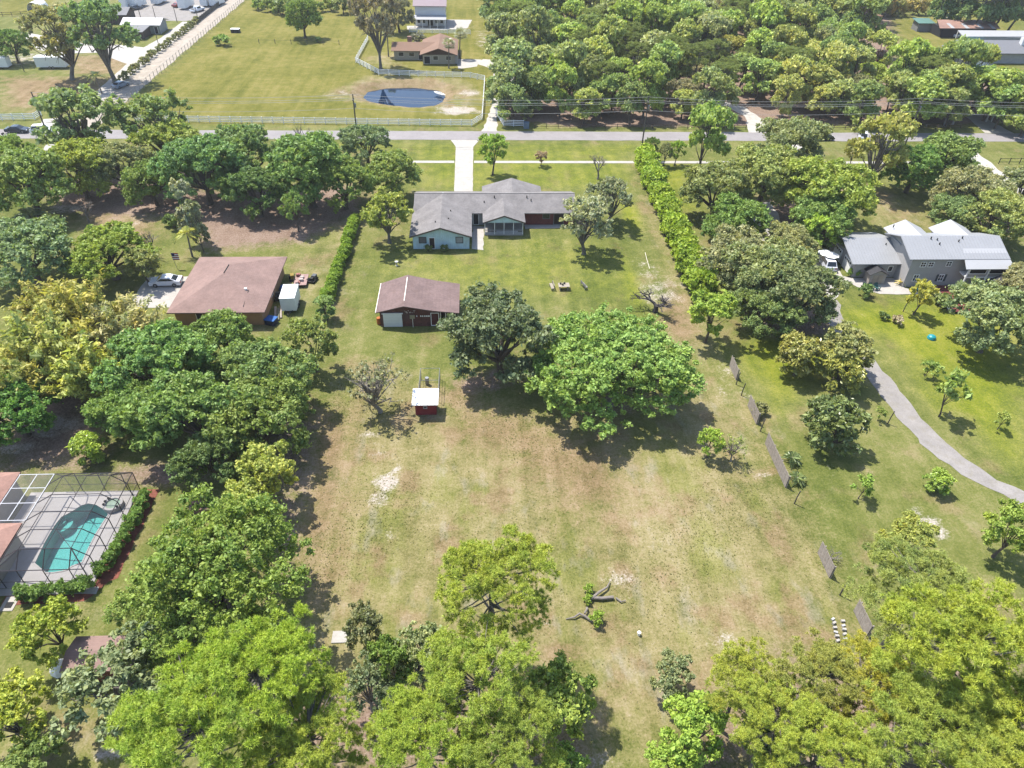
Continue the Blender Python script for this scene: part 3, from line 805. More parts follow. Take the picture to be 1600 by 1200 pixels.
NAMES = dict(oak="oak_tree", nearoak="oak_tree", grand="shade_tree", small="broadleaf_tree", airy="open_crowned_tree", wood="woodland_tree", mango="mango_tree", bush="shrub", hedge="shrub",
             tallshrub="tall_shrub", sparse="sparse_tree", sapling="sapling", pine="pine_tree", bare="bare_tree", dead="dead_tree", bamboo="bamboo_clump",
             sabal="sabal_palm", queen="feather_palm", lowpalm="low_palm", lowfan="fan_palm")
CATS = dict(bush="shrub", hedge="shrub", tallshrub="shrub", sapling="sapling", bamboo="bamboo", sabal="palm", queen="palm", lowpalm="palm", lowfan="palm")
PARTS = dict(bare="branches", dead="branches", bamboo="leaves", sabal="fronds", queen="fronds", lowpalm="fronds", lowfan="fronds")
LEAF_GAIN = 2.12
_pr = random.Random(77)
def plant_at(k, x, y, s, col, label, group=None, sz=1.0, var=None, rz=None, z=0.0):
    vs = KINDS[k]
    tr, cr, R, zc = vs[_pr.randrange(len(vs)) if var is None else var % len(vs)]
    t = thing(NAMES[k], label, CATS.get(k, "tree"), (x, y, z), _pr.uniform(0, 6.28) if rz is None else rz, group)
    t.scale = (s, s, s * sz)
    if tr is not None:
        obj("trunk" if k != "bamboo" else "culms", tr, t)
    g_ = LEAF_GAIN * (1.2 if k == 'wood' else (1.08 if k == 'pine' else 1.0))
    col = (col[0] * g_ * (0.89 if k == 'pine' else (1.18 if k == 'oak' else (1.0 if k == 'airy' else 1.12))), col[1] * g_ * (0.9 if k == 'pine' else 1.0), col[2] * g_ * (0.8 if k == 'pine' else 1.15))
    obj(PARTS.get(k, "crown" if k not in ("bush", "hedge", "tallshrub") else "foliage"), cr, t, color=col)
    return t

def plant(k, px, py, rpx, col, label, group=None, sz=1.0, var=None, rz=None, jitter=0.06):
    """px,py: middle of the crown in the photograph, rpx: its half width; the plant stands on the ground below that point"""
    if var is None:
        var = _pr.randrange(len(KINDS[k]))
    R, zc = KINDS[k][var % len(KINDS[k])][2:4]
    s = 1.0
    for _ in range(4):
        s = rpx / (ppm(px, py, zc * s * sz) * R)
    x, y = G(px, py, zc * s * sz)
    c = tuple(max(0.005, v * (1 + _pr.uniform(-jitter, jitter))) for v in col)
    return plant_at(k, x, y, s, c, label, group, sz, var, rz)

# leaf colours
GREEN = (0.085, 0.135, 0.030); BRIGHT = (0.125, 0.195, 0.030); DARKG = (0.062, 0.100, 0.030); GREYG = (0.115, 0.140, 0.060)
YELG = (0.190, 0.210, 0.035); OLIVE = (0.135, 0.140, 0.045); PINE = (0.185, 0.215, 0.040); GOLD = (0.270, 0.225, 0.045); DRYL = (0.20, 0.15, 0.085)
LIME = (0.135, 0.195, 0.026); BAMB = (0.165, 0.185, 0.045)

# the main lot
plant("grand", 958, 572, 124, (0.115, 0.185, 0.038), "huge bright green spreading shade tree in the middle of the field", sz=0.88)
plant("oak", 783, 528, 86, (0.07, 0.098, 0.042), "dark grey-green oak beside the wooden shed, touching the huge bright shade tree", sz=0.95, var=3)
plant("airy", 917, 345, 43, (0.185, 0.195, 0.10), "pale grey-green open tree off the brick end of the grey-roofed house", sz=1.0, var=0)
plant("airy", 953, 308, 36, (0.115, 0.135, 0.06), "darker grey-green leaning tree just behind the pale tree off the brick house end", sz=0.9, var=1)
plant("airy", 604, 332, 44, (0.15, 0.18, 0.035), "yellow-green tree with dark forked trunk beside the blue gable wall", var=2)
plant("sparse", 588, 595, 50, (0.10, 0.115, 0.055), "thin half-bare tree casting a lacy shadow by the little red coop", var=0)
plant("small", 770, 236, 22, BRIGHT, "young green tree on the front lawn right by the concrete driveway", sz=1.2)
plant("small", 846, 246, 9.5, DRYL, "small brownish round-headed tree on the front lawn beyond the grey roof", sz=1.0)
plant("bare", 937, 246, 20, DRYL, "leafless small tree on the front lawn by the sidewalk", var=0)
plant("small", 1111, 690, 20, (0.15, 0.22, 0.035), "slim bright green tree in the field right of the huge shade tree", sz=1.25, var=1)
plant("sparse", 1148, 698, 22, (0.13, 0.16, 0.04), "wispy slanting sapling-like tree beside the slim bright green tree", sz=1.1, var=1)
plant("dead", 1030, 452, 44, DRYL, "dead black-branched tree on the grey bare patch by the hedge", sz=0.8)
# edge of the field towards the camera
plant("pine", 772, 925, 92, PINE, "lone round-crowned pine standing out in the field near the fallen log", var=0)
pg = "pines at the foot of the field"
plant("pine", 405, 1075, 120, (0.185, 0.215, 0.036), "large yellow-green pine behind the concrete slab", pg, var=1)
plant("pine", 320, 1160, 125, (0.18, 0.212, 0.038), "large yellow-green pine with dead twigs below the mottled grey-green oak", pg, var=2)
plant("pine", 480, 1165, 95, PINE, "pine joining the large pines on the side of the slender trees", pg, var=3)
plant("pine", 745, 1088, 100, (0.175, 0.205, 0.04), "tall broad pine in the clump behind the lone pine", pg, var=2)
plant("pine", 665, 1165, 95, PINE, "pine with bare trunk showing over reddish leaf litter", pg, var=1)
plant("pine", 800, 1170, 85, (0.155, 0.175, 0.04), "shadier pine beside the bright green oak at the foot of the field", pg, var=0)
plant("small", 872, 1098, 55, (0.115, 0.175, 0.030), "bright green oak beside the pine clump and the open strip of field", sz=1.1, var=0)
plant("small", 570, 985, 30, GREYG, "slender leaning tree next to the concrete slab", sz=1.7, var=0)
plant("small", 612, 1035, 34, GREEN, "dark leafy slender tree among the thin trunks", sz=1.6, var=1)
plant("airy", 655, 1020, 42, (0.17, 0.19, 0.075), "pale airy tree between the slender trees and the lone pine", sz=1.3, var=1)
plant("airy", 575, 1075, 46, GREYG, "grey-green open tree with tall dark trunk over the leaf litter", sz=1.3, var=2)
plant("pine", 1425, 935, 88, (0.15, 0.165, 0.055), "greyer flat-topped pine by the plank fence end", pg, var=3, sz=0.9)
plant("pine", 1490, 1030, 115, (0.185, 0.205, 0.034), "huge yellowish pine crown beside the grey flat-topped pine", pg, var=0)
plant("pine", 1345, 1075, 75, (0.215, 0.205, 0.036), "golden-tinged pine between two greener pines", pg, var=2)
plant("pine", 1265, 1075, 78, (0.165, 0.185, 0.05), "green pine with dark trunk showing, next to the golden pine", pg, var=1)
plant("pine", 1160, 1070, 62, PINE, "small pine at the edge of the open strip", pg, var=3)
plant("pine", 1420, 1165, 110, (0.165, 0.195, 0.04), "broad pine under the huge yellowish crown", pg, var=1)
plant("pine", 1570, 1140, 95, (0.155, 0.185, 0.035), "dense pine below the huge yellowish pine on its far side", pg, var=2)
plant("pine", 1210, 1130, 75, PINE, "pine filling the row between the small pine and the green pine", pg, var=2)
plant("pine", 1500, 1150, 95, PINE, "pine between the broad pine and the dense pine", pg, var=0)
plant("pine", 1285, 1180, 80, PINE, "low pine among dead sticks at the foot of the slope", pg, var=0)
plant("small", 1050, 1058, 36, GREYG, "small grey-green bushy tree at the corner of the pine clump", sz=1.1, var=2)
plant("small", 1085, 1140, 55, (0.12, 0.19, 0.03), "bright green leafy tree at the edge of the open strip", sz=1.0, var=1)
plant("small", 1200, 1165, 48, GREEN, "mid green leafy tree under the small pine", sz=1.0, var=0)
plant("small", 1050, 1195, 40, BRIGHT, "fresh green low tree beside the open strip's end", sz=0.8, var=2)
plant("small", 880, 1200, 34, BRIGHT, "fresh green low tree under the shadier pine", sz=0.8, var=0)
plant("bush", 740, 1185, 30, GREEN, "dark understorey shrub between the pine trunks")
# lower left
plant("nearoak", 345, 905, 140, (0.098, 0.150, 0.026), "very large bright green oak beside the screened pool", sz=1.0, var=0)
plant("nearoak", 275, 955, 90, (0.10, 0.145, 0.032), "bright oak leaning out from the very large oak towards the pool hedge", sz=0.9, var=2)
plant("airy", 170, 1075, 88, (0.11, 0.145, 0.06), "mottled grey-green oak over the little red-roofed shed", sz=0.85, var=2)
plant("small", 78, 985, 48, LIME, "lime green tree beside the white tarp", sz=1.1, var=1)
plant("airy", 20, 1115, 58, (0.19, 0.205, 0.03), "yellow-leaved open tree on the lawn below the lime tree", sz=0.95, var=0)
plant("small", 45, 1190, 45, GREEN, "dull green shrubby tree under the yellow-leaved tree", sz=0.8, var=2)
plant("small", 420, 740, 42, (0.165, 0.215, 0.045), "pale yellow-green rounded tree, upper one of a pair at the field edge", sz=1.1, var=0)
plant("small", 392, 792, 44, (0.15, 0.205, 0.04), "pale yellow-green rounded tree, lower one of a pair at the field edge", sz=1.0, var=1)
plant("mango", 138, 700, 27, LIME, "round lime-green citrus bush on bare ground behind the pool cage")
# big oak block on the left
lg = "oaks between the bamboo and the field"
for px, py, rp, c, lb in [(250, 575, 85, (0.085, 0.14, 0.035), "oak against the bamboo, below the brown hip roof"), (345, 545, 68, GREEN, "oak hiding the front corner of the brown hip roof"),
                          (415, 590, 75, (0.09, 0.145, 0.04), "oak shading the field edge opposite the little coop"), (300, 650, 95, (0.085, 0.14, 0.035), "broad deep green oak in the middle of the block"),
                          (205, 640, 62, GREEN, "oak over the bare sandy patch next to the bamboo"), (405, 655, 80, GREEN, "oak spreading over the brown field edge"), (330, 715, 62, DARKG, "dark oak above the pale yellow-green pair")]:
    plant("oak", px, py, rp, c, lb, lg, sz=0.95)
plant("small", 486, 535, 40, (0.12, 0.165, 0.045), "loose-crowned tree at the foot of the clipped left hedge", sz=1.1, var=2)
for px, py, rp, c, lb in [(55, 535, 75, BAMB, "tawny bamboo thicket beside the dark glossy tree"), (125, 480, 70, (0.18, 0.19, 0.045), "golden bamboo clump below the bright evergreen"), (190, 500, 62, (0.2, 0.2, 0.08), "pale green bamboo clump beside the parked silver car"),
                          (130, 570, 62, (0.18, 0.21, 0.05), "fresher green bamboo clump next to the big oak block"), (20, 590, 62, BAMB, "golden bamboo clump leaning out of the thicket"), (205, 555, 48, (0.185, 0.19, 0.055), "small tan bamboo clump against the oaks"), (75, 470, 55, (0.175, 0.19, 0.045), "bamboo clump under the grey-green oak")]:
    plant("bamboo", px, py, rp, c, lb, "bamboo thicket")
plant("oak", 20, 640, 68, (0.055, 0.125, 0.022), "dark glossy green dense tree behind the pool cage", sz=0.9)
plant("oak", 40, 395, 72, (0.095, 0.14, 0.06), "grey-green oak above the bamboo", sz=0.85)
plant("oak", 168, 398, 70, (0.10, 0.15, 0.022), "bright yellow-green evergreen above the bamboo", sz=0.75)
plant("small", 222, 412, 28, (0.13, 0.165, 0.05), "small mottled tree between the evergreen and the silver car")
plant("queen", 290, 365, 22, (0.20, 0.22, 0.045), "feather palm with drooping fronds by the brown hip roof")
plant("tallshrub", 291, 325, 17, (0.13, 0.15, 0.09), "narrow columnar grey cypress by the feather palm", sz=1.3)
plant("tallshrub", 306, 350, 14, (0.115, 0.14, 0.07), "second narrow grey cypress, touching the brown hip roof's corner", sz=1.3)
plant("bare", 232, 368, 32, DRYL, "leafless forked tree on the bare yard above the silver car", var=1)
plant("bare", 128, 318, 18, DRYL, "thin leafless pale sapling at the sandy clearing", var=0)
plant("lowpalm", 45, 335, 26, (0.11, 0.14, 0.07), "grey-green low feather palm under the roadside oaks")
plant("lowpalm", 75, 345, 24, (0.23, 0.23, 0.03), "yellowing low palm beside the grey-green palm")
plant("small", 460, 325, 22, (0.10, 0.16, 0.045), "slim fresh green tree in front of the dark oak row", sz=1.4)
plant("bush", 268, 345, 14, DARKG, "dark shrub by the columnar cypresses")
plant("airy", 118, 190, 62, (0.13, 0.155, 0.06), "airy grey-green tree with dark limbs by the lane entrance", sz=0.95, var=0)
plant("airy", 244, 190, 58, (0.115, 0.15, 0.05), "airy green tree beyond the end of the white fence", sz=1.0, var=2)
og = "oak row along the near side of the road"
for px, py, rp, c, lb in [(40, 285, 58, (0.095, 0.155, 0.035), "dense green oak at the start of the roadside row"), (15, 240, 34, (0.10, 0.15, 0.03), "small oak by the paved side path"), (120, 262, 52, (0.125, 0.17, 0.03), "yellow-green oak under the airy tree by the lane"),
                          (188, 262, 46, GREYG, "dull grey-green oak between two greener oaks"), (235, 285, 40, GREEN, "low oak in front of the roadside row"), (262, 232, 44, (0.125, 0.17, 0.035), "oak with lighter crown below the second airy tree"), (315, 265, 60, (0.08, 0.135, 0.04), "big dark oak above the feather palm"),
                          (380, 245, 58, (0.085, 0.145, 0.045), "tall oak in front of the leafless roadside crown"), (400, 300, 45, DARKG, "shaded oak standing on leaf litter"), (480, 265, 62, (0.085, 0.14, 0.04), "broad oak between the dead crown and the small pole"), (535, 285, 48, GREEN, "oak at the top of the clipped hedge"),
                          (572, 225, 34, (0.09, 0.13, 0.06), "grey-green rounded oak right under the utility pole"), (612, 272, 40, (0.115, 0.165, 0.04), "mid green oak at the corner of the front lawn")]:
    plant("oak", px, py, rp * 1.12, c, lb, og, sz=1.0)
plant("bare", 470, 203, 30, DRYL, "leafless crown rising above the roadside oaks", sz=1.5, var=1)

# right lot
rg = "trees between the hedge and the metal-roofed house"
for k, px, py, rp, c, lb in [("oak", 1235, 225, 52, GREYG, "grey-green oak nearest the road behind the hedge"), ("oak", 1195, 275, 60, (0.115, 0.155, 0.045), "green oak in the middle of the hedge-side wood"), ("oak", 1290, 300, 68, (0.12, 0.17, 0.03), "bright yellow-green broad oak in the hedge-side wood"),
                             ("oak", 1122, 298, 52, (0.105, 0.14, 0.045), "oak rising right behind the hedge"), ("oak", 1146, 346, 48, GREEN, "oak over the gravel drive behind the hedge"), ("oak", 1290, 345, 50, (0.095, 0.15, 0.035), "deep green oak beyond the lime young tree"),
                             ("oak", 1146, 405, 56, (0.12, 0.145, 0.06), "grey-green oak leaning over the lower hedge"), ("oak", 1195, 430, 66, (0.11, 0.14, 0.055), "broad dappled oak over the drive"), ("oak", 1250, 460, 60, (0.085, 0.115, 0.045), "dark oak whose shade covers the bend of the drive"),
                             ("oak", 1195, 490, 50, (0.09, 0.125, 0.04), "oak at the foot of the hedge-side wood"), ("oak", 1230, 385, 45, (0.125, 0.15, 0.06), "pale oak between the dappled oak and the lime tree")]:
    plant(k, px, py, rp * 1.06, c, lb, rg, sz=0.95)
plant("small", 1285, 362, 27, (0.16, 0.235, 0.03), "lime green young tree near the garage", sz=1.1)
plant("small", 1105, 212, 36, (0.135, 0.205, 0.045), "fresh green tall tree beside the utility pole and the sidewalk", sz=1.35, var=0)
plant("small", 1019, 228, 11, GREEN, "small dark conical tree at the head of the hedge", sz=1.5)
plant("small", 1040, 238, 12, GREYG, "small thin tree by the sidewalk, the one nearer the hedge", sz=1.4)
plant("small", 1058, 235, 13, BRIGHT, "small green tree by the sidewalk, next to the thin one", sz=1.4)
plant("airy", 1385, 225, 46, (0.20, 0.20, 0.048), "golden yellow tree by the roadside", sz=1.25, var=1)
plant("small", 1335, 235, 14, (0.16, 0.19, 0.04), "slender yellow-green tree beside the golden roadside tree", sz=1.6)
for px, py, rp, c, lb in [(1430, 262, 46, (0.075, 0.13, 0.03), "dark green oak right of the golden tree"), (1480, 245, 50, (0.085, 0.14, 0.032), "dark green dense oak by the shell drive"), (1515, 300, 55, (0.125, 0.145, 0.065), "greyish oak beside the metal-roofed house's back"), (1560, 340, 60, (0.13, 0.165, 0.05), "pale green spreading oak behind the metal roof"),
                          (1490, 335, 40, (0.085, 0.125, 0.04), "oak overhanging the lawn behind the garage"), (1600, 300, 50, GREYG, "grey-green oak along the shell drive")]:
    plant("oak", px, py, rp, c, lb, "oaks behind the metal-roofed house", sz=0.95)
plant("oak", 1555, 500, 70, (0.115, 0.145, 0.06), "grey-green oak hiding the corner of the red deck", sz=0.95)
plant("oak", 1600, 450, 45, GREYG, "grey-green oak beside the porch of the metal-roofed house")
plant("small", 1440, 462, 20, YELG, "yellow-green small tree on the bright lawn before the deck", sz=1.2)
plant("mango", 1250, 558, 37, (0.13, 0.14, 0.035), "olive mango tree, left one of a pair by the gravel drive", var=0)
plant("small", 1325, 545, 46, (0.12, 0.145, 0.045), "spreading mango tree overhanging the gravel drive", sz=0.85)
plant("mango", 1315, 580, 36, (0.15, 0.155, 0.035), "rusty-tipped mango tree below the spreading one", var=1)
plant("mango", 1300, 663, 45, (0.075, 0.11, 0.028), "round dark glossy mango tree alone on the lawn", var=0)
plant("sapling", 1351, 758, 17, (0.125, 0.18, 0.03), "sparse young sapling on the lawn between the fence and the gravel drive")
plant("mango", 1467, 752, 21, (0.13, 0.19, 0.03), "young bright mango tree right by the gravel drive", var=1)
plant("small", 1418, 842, 42, (0.135, 0.17, 0.035), "yellowish broad-leaved tree in front of the white sand patch", sz=0.9, var=2)
plant("small", 1580, 830, 38, (0.125, 0.18, 0.03), "leaning bright leafy tree with bare trunk below the gravel drive", sz=1.15, var=0)
plant("sapling", 1490, 608, 26, (0.12, 0.17, 0.035), "forked young tree on the bright lawn beyond the gravel drive", sz=1.2)
plant("sapling", 1466, 580, 12, (0.13, 0.17, 0.04), "knee-high sapling beside the forked young tree")
plant("sapling", 1452, 572, 11, (0.13, 0.17, 0.04), "short sapling beside the knee-high one")
plant("sapling", 1568, 655, 12, (0.14, 0.185, 0.035), "tiny sapling alone far out on the bright lawn")
plant("sapling", 1377, 645, 9, (0.11, 0.15, 0.03), "tiny plant in a mulch patch by a leaning stake")
plant("bush", 1381, 493, 8, DARKG, "dark round shrub on the bright lawn")
plant("bush", 1405, 500, 9, (0.2, 0.2, 0.12), "pale flowering shrub near the dark round shrub")
plant("bush", 1352, 453, 12, DARKG, "clipped dark shrub at the patio edge")
plant("lowpalm", 1408, 440, 10, (0.26, 0.26, 0.1), "pale spiky plant at the house corner")
plant("lowpalm", 1237, 714, 19, (0.075, 0.115, 0.04), "low feathery palm behind the long plank fence, upper one")
plant("lowpalm", 1245, 745, 18, (0.085, 0.125, 0.04), "low feathery palm behind the long plank fence, lower one")
plant("bush", 1188, 640, 13, (0.085, 0.11, 0.04), "dark shrub behind the short plank fence panel")
plant("bare", 1302, 866, 18, DRYL, "leafless twiggy shrub behind the lowest plank fence panel", var=0, sz=0.5)
plant("bush", 1475, 470, 14, (0.09, 0.13, 0.035), "dense shrub under the deck railing")
plant("bush", 1335, 425, 9, GREEN, "green potted plant heap beside the garage wall")
for px in (668, 694):
    plant("bush", px, 388, 6.5, (0.06, 0.09, 0.03), "dark shrub against the blue gable wall", "shrubs at the blue gable")

# hedges
def hedge(name, label, path, col, s, step, seed, hg=1.75):
    """a planted row: one thing, its plants are the parts"""
    r = random.Random(seed)
    t = thing(name, label, "hedge", (path[0][0], path[0][1], 0))
    for i in range(len(path) - 1):
        a, b_ = path[i], path[i + 1]
        L = math.hypot(b_[0] - a[0], b_[1] - a[1])
        n = max(1, int(L / step))
        for j in range(n):
            u = (j + 0.5) / n
            sc = s * r.uniform(0.88, 1.12)
            _, cr, _, _ = KINDS["hedge"][r.randrange(3)]
            f = r.uniform(0.85, 1.15)
            obj("foliage", cr, t, (a[0] + (b_[0] - a[0]) * u + r.uniform(-.2, .2) - path[0][0], a[1] + (b_[1] - a[1]) * u - path[0][1], 0), (0, 0, r.uniform(0, 6.28)),
                color=tuple(c * f * hg for c in col), scale=(sc, sc, sc * r.uniform(0.9, 1.1)))
    return t
hedge("hedge", "clipped bright green hedge running along the left edge of the lot", [G(555, 348), G(532, 420), G(512, 475)], (0.13, 0.185, 0.022), 0.62, 0.7, 3)
hedge("hedge", "tall bright green hedge running from the sidewalk along the right edge of the lot", [G(1003, 255), G(1040, 345), G(1080, 440), G(1098, 480)], (0.165, 0.215, 0.026), 1.38, 1.0, 4)
hedge("hedge", "low flower hedge along the end of the pool cage", [G(30, 937), G(90, 932), G(150, 920)], (0.10, 0.15, 0.035), 0.55, 0.9, 5)
hedge("hedge", "low green hedge along the long side of the pool cage", [G(158, 906), G(190, 858), G(215, 815), G(232, 775)], (0.095, 0.15, 0.03), 0.5, 0.9, 6)
plant("tallshrub", 508, 480, 15, (0.085, 0.14, 0.035), "tall dark shrub ending the clipped left hedge", sz=0.6)
plant("small", 1112, 492, 36, (0.135, 0.19, 0.03), "rounded bright tree ending the tall right hedge", sz=1.0)

# across the road
fg = "trees along the far lane"
plant("oak", 18, 70, 28, (0.075, 0.125, 0.03), "dark green tree beside the far white trailer", sz=1.1)
plant("airy", 88, 52, 46, (0.155, 0.16, 0.06), "olive airy tree over the long white trailer", fg, sz=1.1, var=1)
plant("airy", 155, 50, 52, (0.115, 0.15, 0.06), "green many-stemmed tree over the concrete yard", fg, sz=1.1, var=0)
plant("queen", 150, 118, 15, (0.17, 0.18, 0.06), "shaggy feather palm beside the far concrete lane")
plant("oak", 472, 26, 27, (0.085, 0.135, 0.03), "tall green tree alone in the far pasture", sz=1.3)
plant("bush", 498, 62, 5, DARKG, "tiny shrub beside the tall pasture tree")
plant("bush", 349, 62, 13, (0.085, 0.14, 0.022), "dark green spreading bush in the pasture", sz=0.7)
plant("airy", 588, 30, 38, (0.18, 0.15, 0.09), "big vine-hung brownish tree by the tan house", sz=1.6, var=2)
plant("oak", 622, 20, 26, (0.10, 0.115, 0.07), "dark grey-green tree between the vine-hung tree and the white house", sz=1.2)
plant("sabal", 604, 52, 10, (0.13, 0.14, 0.06), "fan palm by the left end of the tan house")
plant("sabal", 700, 69, 10.5, (0.125, 0.135, 0.055), "fan palm in front of the tan house's gable, shorter of two")
plant("sabal", 717, 53, 10.5, (0.12, 0.135, 0.06), "fan palm in front of the tan house's gable, taller of two")
plant("bush", 655, 62, 12, (0.12, 0.12, 0.08), "grey brush heap behind the tan house")
plant("wood", 821, 165, 13, GREYG, "small pale tree at the fence corner across the road", sz=1.0)
plant("small", 823, 180, 10, (0.12, 0.15, 0.055), "low pale tree beside the blue-grey box across the road", sz=1.0)
for i in range(9):
    plant("bush", 402 + i * 19, 6 + (i % 3) * 2, 10 + (i * 7 % 5), (0.10, 0.14, 0.035), "low green bush in the row closing the far pasture", "bushes closing the far pasture")
for i in range(7):
    plant("bush", 1385 + i * 11, 14 - i * 0.7, 9, (0.20, 0.18, 0.06) if i % 2 else (0.16, 0.17, 0.05), "yellowish bush in the tall row closing the far clearing", "bushes closing the far clearing", sz=1.5)
plant("queen", 1463, 90, 9, (0.10, 0.14, 0.04), "feather palm before the far grey-roofed house", rz=1)
for i, px in enumerate((1466, 1480, 1492)):
    plant("bush", px, 85 - i, 9, (0.085, 0.13, 0.03), "rounded shrub beside the far grey-roofed house", "shrubs by the far grey-roofed house", sz=1.5)

# the wood across the road: every tree its own, sown on a jittered grid
wr = random.Random(11)
WOOD = world_poly([(792, 194), (1168, 196), (1140, 165), (1110, 152), (1150, 150), (1180, 165), (1205, 196), (1500, 196), (1495, 172), (1520, 172), (1560, 194), (1640, 196)]) + [(140, 190), (250, 262), (260, 335), (16, 335), (4, 240), (10, 215), (8, 190)]
CLEAR = world_poly([(1372, 22), (1480, 8), (1600, 12), (1680, 40), (1680, 163), (1480, 160), (1412, 152), (1366, 120), (1345, 72)])
GAP = world_poly([(745, 210), (835, 195), (825, 150), (800, 120), (780, 80), (740, 80)])
def inpoly(x, y, poly):
    c = False
    n = len(poly)
    for i in range(n):
        ax, ay = poly[i]; bx, by = poly[(i + 1) % n]
        if (ay > y) != (by > y) and x < (bx - ax) * (y - ay) / (by - ay) + ax:
            c = not c
    return c
WCOL = [((0.105, 0.155, 0.038), "mid green tree in the dense wood across the road"), ((0.13, 0.15, 0.062), "grey-green tree in the dense wood across the road"), ((0.135, 0.19, 0.03), "bright green tree in the dense wood across the road"),
        ((0.165, 0.185, 0.045), "yellow-green tree in the dense wood across the road"), ((0.085, 0.12, 0.036), "dark green tree in the dense wood across the road"), ((0.145, 0.155, 0.08), "pale silvery tree in the dense wood across the road")]
pts = []
yy = 164.5; row = 0
while yy < 332:
    st = 6.6 if yy < 172 else (8.6 if yy < 225 else 10.2)
    xx = -2.0 + (st / 2 if row % 2 else 0)
    while xx < 255:
        x, y = xx + wr.uniform(-2.4, 2.4), yy + wr.uniform(-2.2, 2.2)
        xx += st
        if inpoly(x, y, WOOD) and not inpoly(x, y, CLEAR) and not inpoly(x, y, GAP):
            pts.append((x, y))
    yy += st * 0.87; row += 1
vis = []
for x, y in pts:
    v = CM.T @ np.array([x, y, 7 - CAM_H])
    u_, w_ = 800 + F_PX * v[0] / -v[2], 600 - F_PX * v[1] / -v[2]
    if -20 < u_ < 1640 and w_ > -45:
        vis.append((x, y, u_, w_))
vis.sort(key=lambda p: p[1])
for i, (x, y, u_, w_) in enumerate(vis[:296]):
    q = noise_i = wr.random()
    c, lb = WCOL[min(5, int(q * 6))]
    edge = y < 176
    s = wr.uniform(0.7, 1.0) if edge else (wr.uniform(0.85, 1.3) if y < 225 else wr.uniform(1.0, 1.5))
    if 1215 < u_ < 1300 and 75 < w_ < 165:
        c, lb = (0.20, 0.198, 0.052), "golden-yellow tree in the dense wood across the road"
    k = "wood" if wr.random() < 0.8 else ("pine" if not edge else "wood")
    if k == "wood" and not edge and wr.random() < 0.2:
        k, s = "oak", s * 0.72
    if k == "pine":
        c, lb, s = (0.13, 0.15, 0.05), "open pine standing in the dense wood across the road", s * 0.85
    f = wr.uniform(0.85, 1.15)
    if k == 'wood':
        c = tuple(0.5 * a + 0.5 * b_ for a, b_ in zip(c, (0.12, 0.158, 0.046)))
    plant_at(k, x, y, s, tuple(a * f for a in c), lb, "trees of the wood across the road", sz=wr.uniform(0.9, 1.35) if k != "pine" else 0.85)
for px, py in ((1343, 30), (1205, 75), (1372, 97), (1150, 36)):
    plant("wood", px, py, 15, (0.17, 0.12, 0.10), "rusty leafless-looking tree in the dense wood across the road", "rusty trees of the wood")
# far right of the wood, behind the clearing
for px, py, rp in ((1478, 4, 22), (1505, 2, 24), (1535, 6, 26), (1565, 8, 26), (1592, 6, 26)):
    plant("wood", px, py, rp, (0.07, 0.11, 0.035), "dark dense tree behind the far grey-roofed house", "trees behind the far house", sz=1.2)
for i, (px, py) in enumerate(((1418, 134), (1450, 146), (1478, 138), (1505, 148), (1530, 138), (1555, 145), (1580, 138), (1605, 146), (1440, 160), (1490, 165), (1570, 165), (1615, 168))):
    plant("wood", px, py, 25 + 4 * (i % 3), [(0.12, 0.155, 0.045), (0.105, 0.15, 0.04), (0.13, 0.165, 0.042)][i % 3], "leafy green tree screening the far grey-roofed house from the road", "trees screening the far house", sz=0.95)
for px, py, rp in ((785, 60, 30), (800, 110, 34), (775, 15, 26), (790, 135, 30), (800, 160, 24)):
    plant("wood", px, py, rp, (0.11, 0.145, 0.055), "grey-green tree overhanging the far gravel track", "trees over the far track", sz=1.1)

# ---------------------------------------------------------------- buildings
def win(parent, cx, cy, z0, w, h, face, frame=WHITE, pane=GLASS, name="window", bars=0):
    """framed opening proud of a wall; face is the side it looks to"""
    f, t = 0.09, 0.06
    mb, pb = MB(), MB()
    def bx(m, u0, v0, u1, v1, d0, d1):
        if face == '-y': m.box(cx + u0, cy - d1, v0, cx + u1, cy - d0, v1)
        elif face == '+y': m.box(cx + u0, cy + d0, v0, cx + u1, cy + d1, v1)
        elif face == '-x': m.box(cx - d1, cy + u0, v0, cx - d0, cy + u1, v1)
        else: m.box(cx + d0, cy + u0, v0, cx + d1, cy + u1, v1)
    a = w / 2
    bx(mb, -a, z0, -a + f, z0 + h, -0.02, t); bx(mb, a - f, z0, a, z0 + h, -0.02, t)
    bx(mb, -a + f, z0 + h - f, a - f, z0 + h, -0.02, t); bx(mb, -a + f, z0, a - f, z0 + f, -0.02, t)
    for i in range(bars):
        u = -a + w * (i + 1) / (bars + 1)
        bx(mb, u - 0.03, z0 + f, u + 0.03, z0 + h - f, 0.012, t)
    if bars:
        bx(mb, -a + f, z0 + h / 2 - 0.03, a - f, z0 + h / 2 + 0.03, 0.012, t - 0.01)
    bx(pb, -a + f, z0 + f, a - f, z0 + h - f, -0.015, 0.01)
    o = mb.build(name, frame, parent)
    pb.build("pane" if name == "window" else "leaf", pane, o)
    return o

def gable_wall(mb, x0, x1, y0, y1, ze, zr, axis, xr=None):
    """house-shaped solid: walls to the eaves and gable ends up to the ridge"""
    if axis == 'y':
        r = (x0 + x1) / 2 if xr is None else xr
        mb.prism_y([(x0, -0.1), (x1, -0.1), (x1, ze), (r, zr), (x0, ze)], y0, y1)
    else:
        r = (y0 + y1) / 2
        mb.prism_x([(y0, -0.1), (y1, -0.1), (y1, ze), (r, zr), (y0, ze)], x0, x1)

